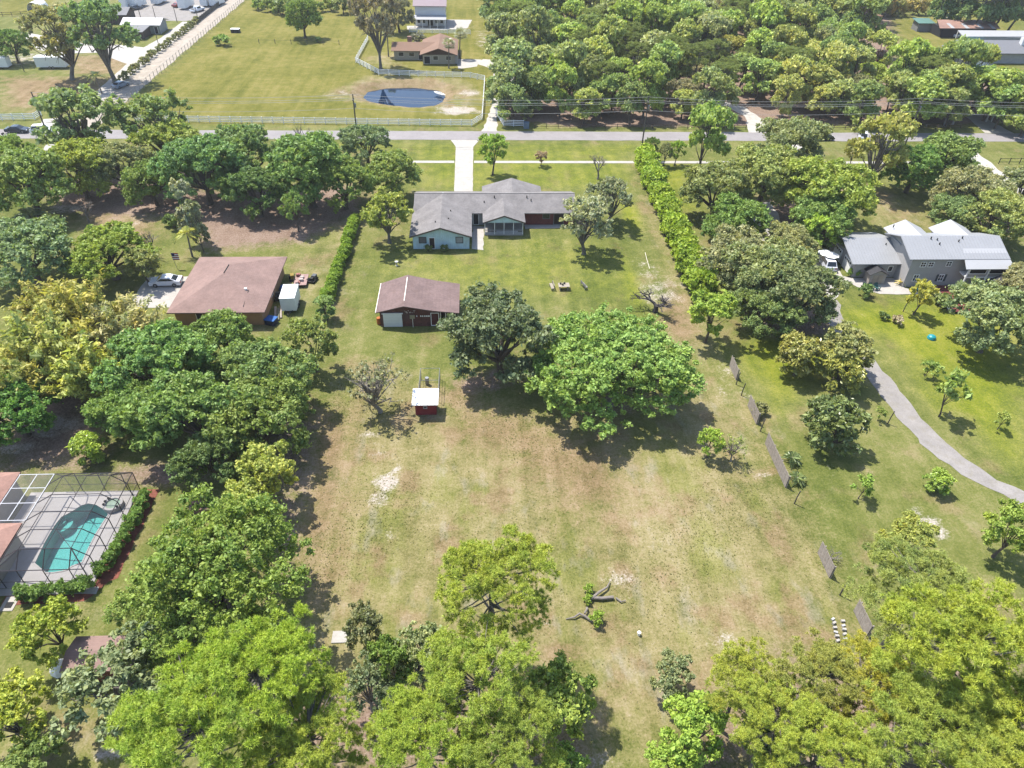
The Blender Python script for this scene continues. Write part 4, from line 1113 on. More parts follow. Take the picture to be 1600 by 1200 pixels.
def gable_roof(mb, x0, x1, y0, y1, ze, zr, axis, t=0.16, r=None):
    if axis == 'y':
        r = (x0 + x1) / 2 if r is None else r
        mb.slab([(x0, y0, ze), (r, y0, zr), (r, y1, zr), (x0, y1, ze)], t)
        mb.slab([(r, y0, zr), (x1, y0, ze), (x1, y1, ze), (r, y1, zr)], t)
    else:
        r = (y0 + y1) / 2 if r is None else r
        mb.slab([(x0, y0, ze), (x1, y0, ze), (x1, r, zr), (x0, r, zr)], t)
        mb.slab([(x0, r, zr), (x1, r, zr), (x1, y1, ze), (x0, y1, ze)], t)

def hip_roof(mb, x0, x1, y0, y1, ze, zr, ra, rb, t=0.16):
    A, B, C_, D = (x0, y0, ze), (x1, y0, ze), (x1, y1, ze), (x0, y1, ze)
    P, Q = (*ra, zr), (*rb, zr)   # ridge ends: P near y0 or x0, Q opposite
    if abs(ra[0] - rb[0]) < abs(ra[1] - rb[1]):
        mb.slab([A, B, P], t); mb.slab([B, C_, Q, P], t); mb.slab([C_, D, Q], t); mb.slab([D, A, P, Q], t)
    else:
        mb.slab([A, B, Q, P], t); mb.slab([B, C_, Q], t); mb.slab([C_, D, P, Q], t); mb.slab([D, A, P], t)

def vents(parent, pts, m=None):
    for (x, y, z) in pts:
        MB().lathe([(0.09, z - 0.25), (0.09, z + 0.25)], x, y, 8).build("vent_pipe", m or BLACK, parent)

SHG = mat("grey_shingle", (0.275, 0.258, 0.255), 0.95, 0.3, 0.5, 3.2, stripe=('Z', 0.09, 0.22), stain=(0.20, 0.19, 0.185), stain_amt=0.45)
BLUEW = mat("faded_blue_board", (0.42, 0.565, 0.61), 0.85, 0.15, 0.9, 8.0, stain=(0.26, 0.27, 0.25), stain_amt=0.5, stripe=('X', 0.3, 0.2))
BRICK = mat("red_brick_wall", (0.26, 0.075, 0.065), 0.9, 0.3, 2.0, 12.0, stripe=('Z', 0.2, 0.2))
GREYWALL = mat("grey_wall", (0.55, 0.55, 0.55), 0.85, 0.1)

# main house
t = thing("farm_house", "long low house with grey shingle roof, faded blue gable and brick end", "house", (3, 115, 0))
mb = MB(); gable_wall(mb, -10.6, -1.4, 105.7, 119, 2.45, 3.95, 'y'); mb.build("gable_wall", BLUEW, t)
mb = MB(); mb.box(-10.4, 114.4, -0.1, 8.1, 121.8, 2.45); mb.build("wall", GREYWALL, t)
mb = MB(); gable_wall(mb, 8.1, 16.9, 114.4, 121.8, 2.45, 3.9, 'x'); mb.build("brick_wall", BRICK, t)
mb = MB(); gable_wall(mb, 1.6, 11.0, 119.5, 124.2, 2.45, 3.9, 'y'); mb.build("front_wing_wall", GREYWALL, t)
mb = MB()
gable_roof(mb, -10.95, 17.2, 113.6, 122.6, 2.55, 4.2, 'x')
gable_roof(mb, -11.1, -0.95, 105.0, 118.0, 2.56, 4.18, 'y')
gable_roof(mb, 0.9, 8.1, 110.0, 117.0, 2.58, 3.85, 'y')
gable_roof(mb, 0.9, 11.7, 118.0, 124.8, 2.57, 4.17, 'y')
mb.build("roof", SHG, t)
mb = MB(); mb.box(-10.95, 117.99, 4.2, 17.2, 118.21, 4.25); mb.build("ridge_cap", mat("pale_ridge", (0.36, 0.34, 0.33), 0.9), t)
for x0, x1, y, ze, zr in ((-11.1, -0.95, 105.0, 2.4, 4.02), (0.9, 8.1, 110.0, 2.42, 3.69)):
    xm = (x0 + x1) / 2
    mb = MB()
    for a, b_ in (((x0, ze), (xm, zr)), ((xm, zr), (x1, ze))):
        mb.add([(a[0], y - 0.03, a[1] - 0.1), (b_[0], y - 0.03, b_[1] - 0.1), (b_[0], y - 0.03, b_[1] + 0.14), (a[0], y - 0.03, a[1] + 0.14),
                (a[0], y - 0.005, a[1] - 0.1), (b_[0], y - 0.005, b_[1] - 0.1), (b_[0], y - 0.005, b_[1] + 0.14), (a[0], y - 0.005, a[1] + 0.14)],
               [(0, 1, 2, 3), (7, 6, 5, 4), (0, 4, 5, 1), (3, 2, 6, 7), (1, 5, 6, 2), (0, 3, 7, 4)])
    mb.build("fascia", mat("brown_trim", (0.16, 0.13, 0.11), 0.8), t)
DKF = mat("dark_green_frame", (0.06, 0.075, 0.075), 0.7)
win(t, -9.0, 105.7, 1.05, 1.25, 1.15, '-y', DKF, mat("drawn_blind", (0.2, 0.2, 0.2), 0.7)); win(t, -3.0, 105.7, 1.05, 1.25, 1.15, '-y', DKF, mat("pale_blind", (0.45, 0.47, 0.48), 0.7))
win(t, -7.5, 105.7, 0.0, 1.0, 2.1, '-y', WHITE, mat("dark_door", (0.05, 0.03, 0.028), 0.6), "door")
win(t, 12.0, 114.4, 1.1, 1.3, 1.0, '-y', mat("grey_frame", (0.3, 0.3, 0.3), 0.7)); win(t, 14.2, 114.4, 0.0, 1.8, 2.1, '-y', mat("grey_frame", (0.3, 0.3, 0.3)), mat("dark_door", (0.05, 0.03, 0.028)), "sliding_door")
win(t, -0.25, 114.4, 0.0, 1.0, 2.1, '-y', WHITE, DARK, "door")
# screened porch
mb = MB(); mb.prism_y([(1.2, 2.42), (7.8, 2.42), (4.5, 3.6)], 110.3, 110.5); mb.build("porch_gable", BLUEW, t)
mb = MB(); mb.box(1.2, 110.4, 0.0, 7.8, 114.4, 0.18); mb.build("porch_floor", CONC, t)
for x in (1.25, 2.9, 4.5, 6.1, 7.7):
    MB().box(x - 0.05, 110.42, 0.18, x + 0.05, 110.52, 2.42).build("porch_post", WHITE, t)
mb = MB(); mb.box(1.2, 110.4, 0.95, 7.8, 110.46, 1.03); mb.box(1.2, 110.53, 0.18, 7.8, 110.56, 0.55); mb.build("porch_rail", GREYWALL, t)
SCREEN = bpy.data.materials.new("insect_screen"); SCREEN.use_nodes = True
_n = SCREEN.node_tree; _tb = _n.nodes.new("ShaderNodeBsdfTransparent"); _mx = _n.nodes.new("ShaderNodeMixShader"); _mx.inputs[0].default_value = 0.3
_d = _n.nodes.new("ShaderNodeBsdfDiffuse"); _d.inputs[0].default_value = (0.12, 0.12, 0.13, 1)
_n.links.new(_tb.outputs[0], _mx.inputs[1]); _n.links.new(_d.outputs[0], _mx.inputs[2]); _n.links.new(_mx.outputs[0], _n.nodes["Material Output"].inputs["Surface"])
MB().add([(1.25, 110.5, 0.6), (7.7, 110.5, 0.6), (7.7, 110.5, 2.4), (1.25, 110.5, 2.4)], [(0, 1, 2, 3)]).build("screen", SCREEN, t)
vents(t, [(-6.9, 107.5, 3.9), (-4.8, 109, 3.7), (-4.5, 112, 3.7), (1.2, 116, 3.5), (8.7, 117, 4.0), (9.4, 116.3, 3.7), (3.0, 117, 4.0)])
b_ = thing("porch_bench", "white slatted bench along the front of the screened porch", "bench", (5, 110.75, 0.18))
MB().box(3.2, 110.65, 0.5, 6.9, 111.0, 0.56).build("seat", WHITE, b_)
for x in (3.3, 4.5, 5.7, 6.8):
    MB().box(x - 0.04, 110.7, 0.16, x + 0.04, 110.95, 0.5).build("leg", WHITE, b_)
strip_sheet("patio_path", [(-0.9, 105.6), (0.9, 105.2), (1.05, 110.3), (1.1, 113.5), (-0.9, 114.2)], 0.03, CONC, 0.12, 1.0, 21)
strip_sheet("patio_path", [(8.2, 112.8), (15.5, 113.0), (15.5, 114.3), (8.2, 114.3)], 0.03, CONC, 0.1, 1.0, 22)

# wooden shed
SHR = mat("mauve_shingle", (0.25, 0.175, 0.165), 0.95, 0.26, 0.5, 3.2, stripe=('X', 0.5, 0.12), stain=(0.20, 0.13, 0.11), stain_amt=0.5)
REDW = mat("dark_red_board", (0.19, 0.075, 0.058), 0.9, 0.35, 1.2, 8.0, stain=(0.12, 0.11, 0.10), stain_amt=0.6, stripe=('X', 0.25, 0.3))
t = thing("wooden_shed", "dark red wooden shed with white garage door and mauve roof", "shed", (-8.5, 86.8, 0))
mb = MB(); mb.prism_y([(-13.7, -0.1), (-5.4, -0.1), (-5.4, 2.55), (-10.25, 3.55), (-13.7, 2.45)], 83.2, 90.3); mb.build("wall", REDW, t)
mb = MB(); mb.box(-5.4, 86.0, -0.1, -3.2, 90.3, 2.3); mb.build("porch_back_wall", REDW, t)
mb = MB()
mb.slab([(-14.2, 83.0, 2.45), (-10.25, 82.6, 3.72), (-10.25, 91.0, 3.72), (-14.2, 90.8, 2.45)], 0.13)
mb.slab([(-10.25, 82.6, 3.72), (-6.4, 82.8, 2.85), (-6.4, 90.9, 2.85), (-10.25, 91.0, 3.72)], 0.13)
mb.slab([(-6.4, 82.8, 2.85), (-2.7, 82.9, 2.35), (-2.7, 90.7, 2.35), (-6.4, 90.9, 2.85)], 0.13)
mb.build("roof", SHR, t)
MB().box(-10.31, 84.0, 3.725, -10.19, 90.3, 3.77).build("ridge_cap", TRIM, t)
MB().slab([(-14.27, 83.0, 2.47), (-14.17, 83.0, 2.50), (-14.17, 90.8, 2.50), (-14.27, 90.8, 2.47)], 0.15).build("eave_trim", TRIM, t)
MB().box(-13.25, 83.05, 0.05, -10.65, 83.19, 2.15).build("garage_door", mat("white_roll_door", (0.62, 0.64, 0.65), 0.5, 0.06, stripe=('Z', 0.5, 0.15)), t)
MB().box(-13.4, 83.02, 2.15, -10.5, 83.18, 2.28).build("door_lintel", WHITE, t)
win(t, -6.1, 83.2, 0.1, 1.15, 2.15, '-y', WHITE, mat("red_door", (0.13, 0.028, 0.03), 0.6), "door")
for x in (-5.3, -4.6, -3.9, -3.25):
    MB().box(x - 0.05, 83.2, 0, x + 0.05, 83.3, 2.4).build("porch_post", TRIM, t)
MB().box(-5.3, 83.22, 0.3, -3.25, 83.28, 0.4).build("porch_rail", TRIM, t)
b_ = thing("shed_sign", "small tan square sign on a stick against the red shed wall", "sign", (-9.2, 82.95, 0))
MB().box(-9.55, 82.92, 1.45, -8.85, 82.97, 2.05).build("board", mat("tan_board", (0.42, 0.37, 0.25), 0.8), b_)
MB().box(-9.24, 82.98, 0.0, -9.16, 83.04, 1.9).build("stick", TRIM, b_)
for i, w in enumerate((0.12, 0.0, 0.16, 0.14, 0.18, 0.2, 0.22)):
    if w:
        tag(MB().box(-8.65 + i * 0.27, 83.14, 1.62, -8.65 + i * 0.27 + w, 83.19, 1.82).build("wall_letter", WHITE), "small white letter-like mark on the red shed wall", "letter", "white marks on the red shed")
rr = random.Random(4)
mk = MB()
for i in range(16):
    x, z = rr.uniform(-10.2, -8.8), rr.uniform(2.25, 2.75)
    mk.tube([(x, 83.17, z), (x + rr.uniform(-.25, .25), 83.17, z + rr.uniform(-.15, .15))], 0.025, 4)
mk.build("faded_lettering", TRIM, t)
o_ = thing("orange_barrel", "orange barrel behind the left corner of the red shed", "barrel", (-14.0, 83.9, 0))
MB().lathe([(0.3, 0), (0.34, 0.1), (0.34, 0.5), (0.36, 0.55), (0.34, 0.6), (0.33, 1.0), (0.3, 1.05)], 0, 0, 14).build("drum", mat("orange_paint", (0.55, 0.17, 0.03), 0.6), o_, True)

# chicken coop
t = thing("chicken_coop", "little red coop with white sloping metal roof in the field", "coop", (-6.4, 65.2, 0))
mb = MB(); mb.box(-7.7, 64.4, -0.05, -5.2, 66.0, 2.0); mb.build("wall", mat("red_paint", (0.33, 0.04, 0.045), 0.8, 0.2, stripe=('X', 0.2, 0.25)), t)
mb = MB(); mb.slab([(-8.0, 63.7, 2.15), (-4.9, 63.7, 2.15), (-4.9, 66.4, 2.45), (-8.0, 66.4, 2.45)], 0.08); mb.build("roof", mat("white_sheet_metal", (0.82, 0.81, 0.80), 0.35, 0.05), t)
for i in range(8):
    x = -7.8 + i * 0.4
    MB().slab([(x, 63.7, 2.19), (x + 0.05, 63.7, 2.19), (x + 0.05, 66.4, 2.49), (x, 66.4, 2.49)], 0.035).build("roof_rib", mat("white_sheet_metal", (0.82, 0.81, 0.80)), t)
win(t, -6.5, 64.4, 1.0, 0.5, 0.4, '-y', GREYWALL)
for i in range(3):
    MB().box(-6.85 + i * 0.4, 64.3, 1.78, -6.6 + i * 0.4, 64.39, 1.9).build("wall_mark", TRIM, t)
t = thing("chain_link_pen", "wire pen with thin metal frame attached behind the red coop", "pen", (-6.2, 69, 0))
for x in (-7.4, -5.0):
    for y in (66.6, 68.8, 71.2):
        MB().tube([(x, y, 0), (x, y, 1.8)], 0.035, 6).build("post", STEEL, t)
    MB().tube([(x, 66.6, 1.8), (x, 71.2, 1.8)], 0.03, 5).build("rail", STEEL, t)
    MB().tube([(x, 66.6, 0.9), (x, 71.2, 0.9)], 0.02, 5).build("rail", STEEL, t)
for y in (66.6, 68.8, 71.2):
    MB().tube([(-7.4, y, 1.8), (-5.0, y, 1.8)], 0.03, 5).build("rail", STEEL, t)
w_ = MB()
for i in range(24):
    for x in (-7.4, -5.0):
        w_.tube([(x, 66.6 + i * 0.2, 0), (x, 66.6 + i * 0.2, 1.8)], 0.008, 3)
w_.build("wire_mesh", STEEL, t, kind="stuff")
MB().tube([(-6.6, 70.2, 0), (-6.6, 70.2, 1.1)], 0.25, 8).build("feed_bin", STEEL, t)

# left neighbour: brown hip roof
t = thing("hip_roof_house", "square tan house under a big brown hip roof", "house", (-36, 91, 0))
MB().box(-41.8, 83.9, -0.1, -30.0, 97.8, 2.5).build("wall", mat("tan_stucco", (0.58, 0.34, 0.18), 0.9, 0.1), t)
mb = MB(); hip_roof(mb, -42.5, -29.3, 83.1, 98.6, 2.6, 4.75, (-36.1, 90.0), (-36.0, 92.4)); mb.build("roof", mat("brown_shingle", (0.35, 0.235, 0.205), 0.95, 0.22, 0.4, 3.2, stripe=('Z', 0.08, 0.2), stain=(0.27, 0.19, 0.17), stain_amt=0.45), t)
MB().tube([(-36.1, 90.0, 4.78), (-36.0, 92.4, 4.78)], 0.06, 5).build("ridge_vent", BLACK, t)
MB().tube([(-32.3, 84.0, 2.95), (-32.2, 87.3, 3.65)], 0.035, 5).build("conduit", BLACK, t)
MB().lathe([(0.2, 3.5), (0.2, 3.9), (0.05, 3.95)], -32.6, 87.3, 10).build("vent_pipe", WHITE, t)
win(t, -33.8, 83.9, 1.0, 1.4, 1.1, '-y', TRIM); win(t, -30.0, 90, 1.0, 1.2, 1.1, '+x', TRIM); win(t, -38.5, 83.9, 0.0, 1.0, 2.1, '-y', TRIM, DARK, "door")
strip_sheet("parking_pad", [(-50.5, 88.5), (-43.0, 88.5), (-43.0, 97.2), (-50.5, 97.2)], 0.03, CONC, 0.1, 1.2, 23)
# pool house
t = thing("tile_roof_house", "house with salmon pink shingle roof joined to the pool cage", "house", (-54, 48, 0))
MB().box(-66, 46.2, -0.1, -47.9, 52.8, 2.6).build("wall", mat("cream_stucco", (0.55, 0.5, 0.42), 0.9, 0.08), t)
MB().box(-66, 30.5, -0.1, -44.6, 45.9, 2.6).build("wall", mat("cream_stucco", (0.55, 0.5, 0.42)), t)
PINKR = mat("salmon_shingle", (0.44, 0.26, 0.21), 0.95, 0.22, 0.6, 4.0)
mb = MB(); hip_roof(mb, -67, -47.4, 45.6, 53.3, 2.75, 4.2, (-62, 49.5), (-52, 49.5)); hip_roof(mb, -67, -44.0, 29.8, 46.5, 2.75, 5.8, (-57, 38), (-53, 38)); mb.build("roof", PINKR, t)

# ---------------------------------------------------------------- pool and screen cage
import bmesh
DECKM = mat("pale_deck", (0.595, 0.565, 0.55), 0.85, 0.06, 0.8, 6.0, stain=(0.45, 0.41, 0.38), stain_amt=0.3)
def ring_sheet(name, outer, hole, z, m, holes=()):
    bm = bmesh.new()
    edges = []
    for lp in (outer, hole, *holes):
        vs = [bm.verts.new((p[0], p[1], z)) for p in lp]
        edges += [bm.edges.new((vs[i], vs[(i + 1) % len(vs)])) for i in range(len(vs))]
    bmesh.ops.triangle_fill(bm, use_beauty=True, use_dissolve=False, edges=edges, normal=(0, 0, 1))
    for f in bm.faces:
        if f.normal.z < 0: f.normal_flip()
    me = bpy.data.meshes.new(name); bm.to_mesh(me); bm.free(); me.materials.append(m)
    return obj(name, me, kind="structure")
ring_sheet("pool_deck", DECK, POOL, 0.08, DECKM)
strip_sheet("pool_apron", [(-47.6, 40.2), (-35.5, 40.2), (-35.5, 40.98), (-47.6, 40.98)], 0.03, CONC, 0.05, 1.0, 24)
strip_sheet("mulch_bed", [(-43.5, 39.2), (-36.4, 39.4), (-34.2, 42.0), (-34.0, 53.0), (-35.6, 53.2), (-36.0, 41.0), (-43.5, 40.15)], 0.022, mat("red_mulch", (0.26, 0.09, 0.06), 0.95, 0.35, 2.0, 10.0), 0.15, 0.8, 25)
t = thing("swimming_pool", "long turquoise swimming pool with rounded ends inside the screen cage", "pool", (float(pool_cx), float(pool_cy), 0.08))
n = len(POOL)
cxy = (pool_cx, pool_cy)
inner = [(cxy[0] + (p[0] - cxy[0]) * 0.995, cxy[1] + (p[1] - cxy[1]) * 0.995) for p in POOL]
mb = MB(); mb.add([(p[0], p[1], 0.08) for p in POOL] + [(p[0], p[1], -1.5) for p in POOL], [(i, (i + 1) % n, (i + 1) % n + n, i + n) for i in range(n)] + [tuple(range(n, 2 * n))])
mb.build("basin", mat("pool_plaster", (0.41, 0.595, 0.575), 0.6, 0.06), t)
outr = [(cxy[0] + (p[0] - cxy[0]) * 1.05, cxy[1] + (p[1] - cxy[1]) * 1.03) for p in POOL]
mb = MB(); mb.add([(p[0], p[1], 0.125) for p in POOL] + [(p[0], p[1], 0.125) for p in outr] + [(p[0], p[1], 0.0) for p in POOL], [(i, (i + 1) % n, (i + 1) % n + n, i + n) for i in range(n)] + [(i, i + 2 * n, (i + 1) % n + 2 * n, (i + 1) % n) for i in range(n)])
mb.build("coping", mat("coping_stone", (0.59, 0.56, 0.54), 0.8, 0.08), t)
for i in range(2):
    sx, sy = G(100 + 2 * i, 812 + i * 2)
    MB().lathe([(0.7 + 0.4 * i, -1.5), (0.7 + 0.4 * i, -0.4 - 0.3 * i)], sx - 0.75, sy + 0.2, 20).build("step", mat("pool_plaster", (0.41, 0.595, 0.575)), t)
WATER = bpy.data.materials.new("pool_water"); WATER.use_nodes = True
_n = WATER.node_tree; _g = _n.nodes.new("ShaderNodeBsdfGlossy"); _g.inputs["Roughness"].default_value = 0.12
_t2 = _n.nodes.new("ShaderNodeBsdfTransparent"); _t2.inputs[0].default_value = (0.52, 0.93, 0.92, 1)
_fr = _n.nodes.new("ShaderNodeFresnel"); _fr.inputs[0].default_value = 1.33; _mx = _n.nodes.new("ShaderNodeMixShader")
_n.links.new(_fr.outputs[0], _mx.inputs[0]); _n.links.new(_t2.outputs[0], _mx.inputs[1]); _n.links.new(_g.outputs[0], _mx.inputs[2]); _n.links.new(_mx.outputs[0], _n.nodes["Material Output"].inputs["Surface"])
MB().add([(p[0], p[1], -0.05) for p in inner], [tuple(range(n - 1, -1, -1))]).build("water", WATER, t)
t = thing("spa_tub", "round pale spa tub raised beside the end of the pool", "spa", (-37.85, 50.75, 0.08))
ring = MB()
prof = [(0.98, 0.0), (0.98, 0.45), (0.95, 0.5), (0.72, 0.5), (0.7, 0.45), (0.66, 0.15), (0.45, 0.12), (0.42, 0.02)]
ring.lathe(prof, 0, 0, 24); ring.build("tub", mat("coping_stone", (0.59, 0.56, 0.54)), t, True)
MB().lathe([(0.69, 0.36), (0.69, 0.37)], 0, 0, 24).build("water", mat("spa_water", (0.38, 0.50, 0.38), 0.1, 0.05, spec=0.5), t, True)
for a in (2.4, 2.9, 3.4, -0.7):
    MB().lathe([(0.1, 0.5), (0.14, 0.62), (0.05, 0.7)], 0.85 * math.cos(a), 0.85 * math.sin(a), 8).build("ornament", DARK, t, True)
# cage
BRONZE = mat("bronze_aluminium", (0.075, 0.065, 0.07), 0.5, 0.1)
LIGHTAL = mat("white_aluminium", (0.62, 0.62, 0.63), 0.5, 0.05)
t = thing("pool_cage", "dark framed mansard screen enclosure over the turquoise pool", "pool cage", (-40, 47, 0))
XL, XR, YF, YB, ZE, ZT = -43.9, -36.1, 41.05, 53.1, 2.6, 3.8
XTL, XTR, YTF, YTB = -42.0, -37.35, 42.5, 51.6
def beam(a, b_, r=0.055, name="beam", m=BRONZE):
    MB().tube([a, b_], r, 4).build(name, m, t)
sts = [42.5, 44.75, 46.9, 49.1, 51.6]
for y in sts:
    beam((XR, y, 0.08), (XR, y, ZE), name="post"); beam((XR, y, ZE), (XTR, y, ZT)); beam((XTR, y, ZT), (XTL, y, ZT)); beam((XTL, y, ZT), (XL, y, ZE))
for x in (XTL, (XTL + XTR) / 2, XTR):
    beam((x, YTF, ZT), (x, YTB, ZT), 0.04, "purlin")
    beam((x, YTF, ZT), (x, YF, ZE)); beam((x, YTB, ZT), (x, YB, ZE)); beam((x, YF, ZE), (x, YF, 0.08), name="post"); beam((x, YB, ZE), (x, YB, 0.08), name="post")
for a, b_ in (((XR, YF, ZE), (XR, YB, ZE)), ((XL, YF, ZE), (XR, YF, ZE)), ((XL, YB, ZE), (XR, YB, ZE)), ((XL, YF, ZE), (XL, YB, ZE)), ((XTR, YTF, ZT), (XR, YF, ZE)), ((XTR, YTB, ZT), (XR, YB, ZE)), ((XTL, YTF, ZT), (XL, YF, ZE)), ((XTL, YTB, ZT), (XL, YB, ZE))):
    beam(a, b_)
for x, y in ((XR, YF), (XR, YB), (XL, YF), (XL - 2.6, YF)):
    beam((x, y, 0.08), (x, y, ZE), name="post")
for z in (0.95,):
    beam((XR, YF, z), (XR, YB, z), 0.035, "chair_rail"); beam((XL - 2.6, YF, z), (XR, YF, z), 0.035, "chair_rail"); beam((XL, YB, z), (XR, YB, z), 0.035, "chair_rail")
beam((XL - 2.6, YF, ZE), (XL, YF, ZE)); beam((XL - 2.6, YF, 0.1), (XL, YF, ZE), 0.035, "brace"); beam((XTL, YTB, ZT), ((XTL + XTR) / 2, sts[-2], ZT), 0.025, "brace"); beam((XTR, YTF, ZT), ((XTL + XTR) / 2, sts[1], ZT), 0.025, "brace")
for y in (46.9, 49.1, 51.1, 53.0):
    beam((-47.4, y, 2.68), (XL, y, 2.68), 0.045, "purlin", LIGHTAL)
for x in (-47.3, -45.6, XL):
    beam((x, 46.9, 2.69), (x, 53.0, 2.69), 0.05, "purlin", LIGHTAL)
def scr(q):
    MB().add(q, [tuple(range(len(q)))]).build("screen", CSCR, t)
CSCR = bpy.data.materials.new("cage_screen"); CSCR.use_nodes = True
_n = CSCR.node_tree; _tb = _n.nodes.new("ShaderNodeBsdfTransparent"); _mx = _n.nodes.new("ShaderNodeMixShader"); _mx.inputs[0].default_value = 0.2
_d = _n.nodes.new("ShaderNodeBsdfDiffuse"); _d.inputs[0].default_value = (0.10, 0.10, 0.11, 1)
_n.links.new(_tb.outputs[0], _mx.inputs[1]); _n.links.new(_d.outputs[0], _mx.inputs[2]); _n.links.new(_mx.outputs[0], _n.nodes["Material Output"].inputs["Surface"])
scr([(XTL, YTF, ZT), (XTR, YTF, ZT), (XTR, YTB, ZT), (XTL, YTB, ZT)]); scr([(XTR, YTF, ZT), (XR, YF, ZE), (XR, YB, ZE), (XTR, YTB, ZT)]); scr([(XL, YF, ZE), (XTL, YTF, ZT), (XTL, YTB, ZT), (XL, YB, ZE)])
scr([(XL, YF, ZE), (XR, YF, ZE), (XTR, YTF, ZT), (XTL, YTF, ZT)]); scr([(XTL, YTB, ZT), (XTR, YTB, ZT), (XR, YB, ZE), (XL, YB, ZE)]); scr([(XR, YF, 0.08), (XR, YB, 0.08), (XR, YB, ZE), (XR, YF, ZE)]); scr([(XL, YF, 0.08), (XR, YF, 0.08), (XR, YF, ZE), (XL, YF, ZE)]); scr([(XL - 3.3, YB, 0.08), (XR, YB, 0.08), (XR, YB, ZE), (XL - 3.3, YB, ZE)])
MB().add([(-47.3, 46.6, 2.66), (XL, 46.6, 2.66), (XL, 53.0, 2.66), (-47.3, 53.0, 2.66)], [(0, 1, 2, 3)]).build("screen_roof", SCREEN, t)
b_ = thing("floor_grate", "pale slab with dark grate square at the corner of the pool apron", "grate", (-43.0, 39.0, 0.0))
MB().box(-43.4, 38.6, 0, -42.2, 40.1, 0.06).build("slab", CONC, b_); MB().box(-43.05, 38.9, 0.06, -42.45, 39.5, 0.1).build("grate", DARK, b_)

# ---------------------------------------------------------------- right neighbour: metal roofs
METAL = mat("galvanised_roof", (0.42, 0.43, 0.45), 0.42, 0.07, 0.4, 6.0)
METALW = mat("bright_metal_roof", (0.55, 0.555, 0.57), 0.4, 0.05, 0.4, 6.0)
SIDING = mat("grey_siding", (0.59, 0.57, 0.555), 0.85, 0.06, stripe=('Z', 0.22, 0.15))
t = thing("metal_roof_house", "two-storey grey house with ribbed pale metal roofs and attached garage", "house", (70, 97, 0))
mb = MB(); gable_wall(mb, 66.0, 80.0, 92.9, 100.3, 5.05, 6.6, 'x'); mb.build("wall", SIDING, t)
mb = MB(); gable_wall(mb, 59.2, 65.98, 95.9, 105.0, 2.7, 4.3, 'x'); mb.build("garage_wall", SIDING, t)
mb = MB(); gable_roof(mb, 65.1, 80.7, 92.3, 100.9, 5.15, 6.85, 'x', 0.12); mb.build("roof", METAL, t)
mb = MB(); gable_roof(mb, 58.2, 66.4, 95.1, 105.8, 2.78, 4.55, 'x', 0.12); mb.build("garage_roof", METAL, t)
for cx in (68.9, 76.4):
    mb = MB(); gable_wall(mb, cx - 2.7, cx + 2.7, 97.0, 102.2, 5.0, 6.2, 'y'); mb.build("wing_wall", SIDING, t)
    mb = MB(); gable_roof(mb, cx - 3.1, cx + 3.1, 97.0, 102.8, 5.12, 6.55, 'y', 0.12); mb.build("wing_roof", METALW, t)
rb = MB()
for i in range(32):
    x = 65.2 + i * 0.5
    rb.slab([(x, 92.3, 5.18), (x + 0.05, 92.3, 5.18), (x + 0.05, 96.6, 6.88), (x, 96.6, 6.88)], 0.025)
for i in range(17):
    x = 58.3 + i * 0.5
    rb.slab([(x, 95.1, 2.81), (x + 0.05, 95.1, 2.81), (x + 0.05, 100.45, 4.58), (x, 100.45, 4.58)], 0.025)
rb.build("roof_ribs", METAL, t, kind="stuff")
mb = MB(); mb.slab([(73.3, 90.7, 4.35), (80.9, 90.7, 4.35), (80.6, 94.2, 5.0 + 0.95), (74.0, 94.2, 5.0 + 0.95)], 0.1); mb.build("porch_roof", METALW, t)
for x in (74.0, 77.2, 80.3):
    MB().box(x - 0.09, 90.9, 0, x + 0.09, 91.08, 4.3).build("porch_post", WHITE, t)
MB().box(74.1, 91.05, 2.6, 80.2, 92.85, 2.8).build("porch_floor", WHITE, t)
MB().box(74.1, 91.1, 2.8, 80.2, 91.18, 3.5).build("porch_railing", SIDING, t)
for x in (75.6, 78.7):
    win(t, x, 91.1, 3.3, 2.7, 0.95, '-y', WHITE, DARK)
for x, z, h in ((67.9, 3.5, 0.9), (69.1, 3.5, 0.9), (71.9, 3.6, 0.9), (67.6, 1.0, 1.2), (71.6, 1.0, 1.2)):
    win(t, x, 92.9, z, 0.9, h, '-y', WHITE, bars=1)
for x in (71.0, 72.25):
    MB().box(x - 0.17, 92.84, 1.0, x + 0.17, 92.89, 2.2).build("shutter", mat("dark_shutter", (0.10, 0.12, 0.13), 0.7), t)
win(t, 65.0, 95.9, 1.0, 0.8, 1.0, '-y', WHITE)
for y in (98.2, 102.0):
    MB().box(59.06, y - 1.3, 0.05, 59.18, y + 1.3, 2.1).build("garage_door", WHITE, t)
    for k in range(4):
        MB().box(59.02, y - 1.1 + k * 0.6, 1.6, 59.055, y - 0.75 + k * 0.6, 1.9).build("pane", GLASS, t)
vents(t, [(69.6, 96.0, 6.75), (70.5, 95.8, 6.6), (74.6, 96.1, 6.75), (66.6, 101.6, 6.0), (70.6, 95.0, 6.3), (73.8, 95.5, 6.5), (64.8, 99.0, 4.1)])
strip_sheet("patio", [(57.5, 96.5), (59.1, 95.6), (66.0, 95.6), (66.2, 92.6), (69.5, 91.2), (69.5, 90.6), (61.5, 90.8), (58.8, 93.0), (56.0, 98), (55.5, 104), (58.9, 105)], 0.04, CONC, 0.08, 1.2, 26)
t = thing("garden_shed", "small pale garden shed with dark gable roof against the garage wall", "shed", (62.1, 94.6, 0))
mb = MB(); gable_wall(mb, 60.9, 63.4, 93.7, 95.5, 1.7, 2.35, 'y'); mb.build("wall", mat("cream_boards", (0.5, 0.45, 0.4), 0.8, 0.08), t)
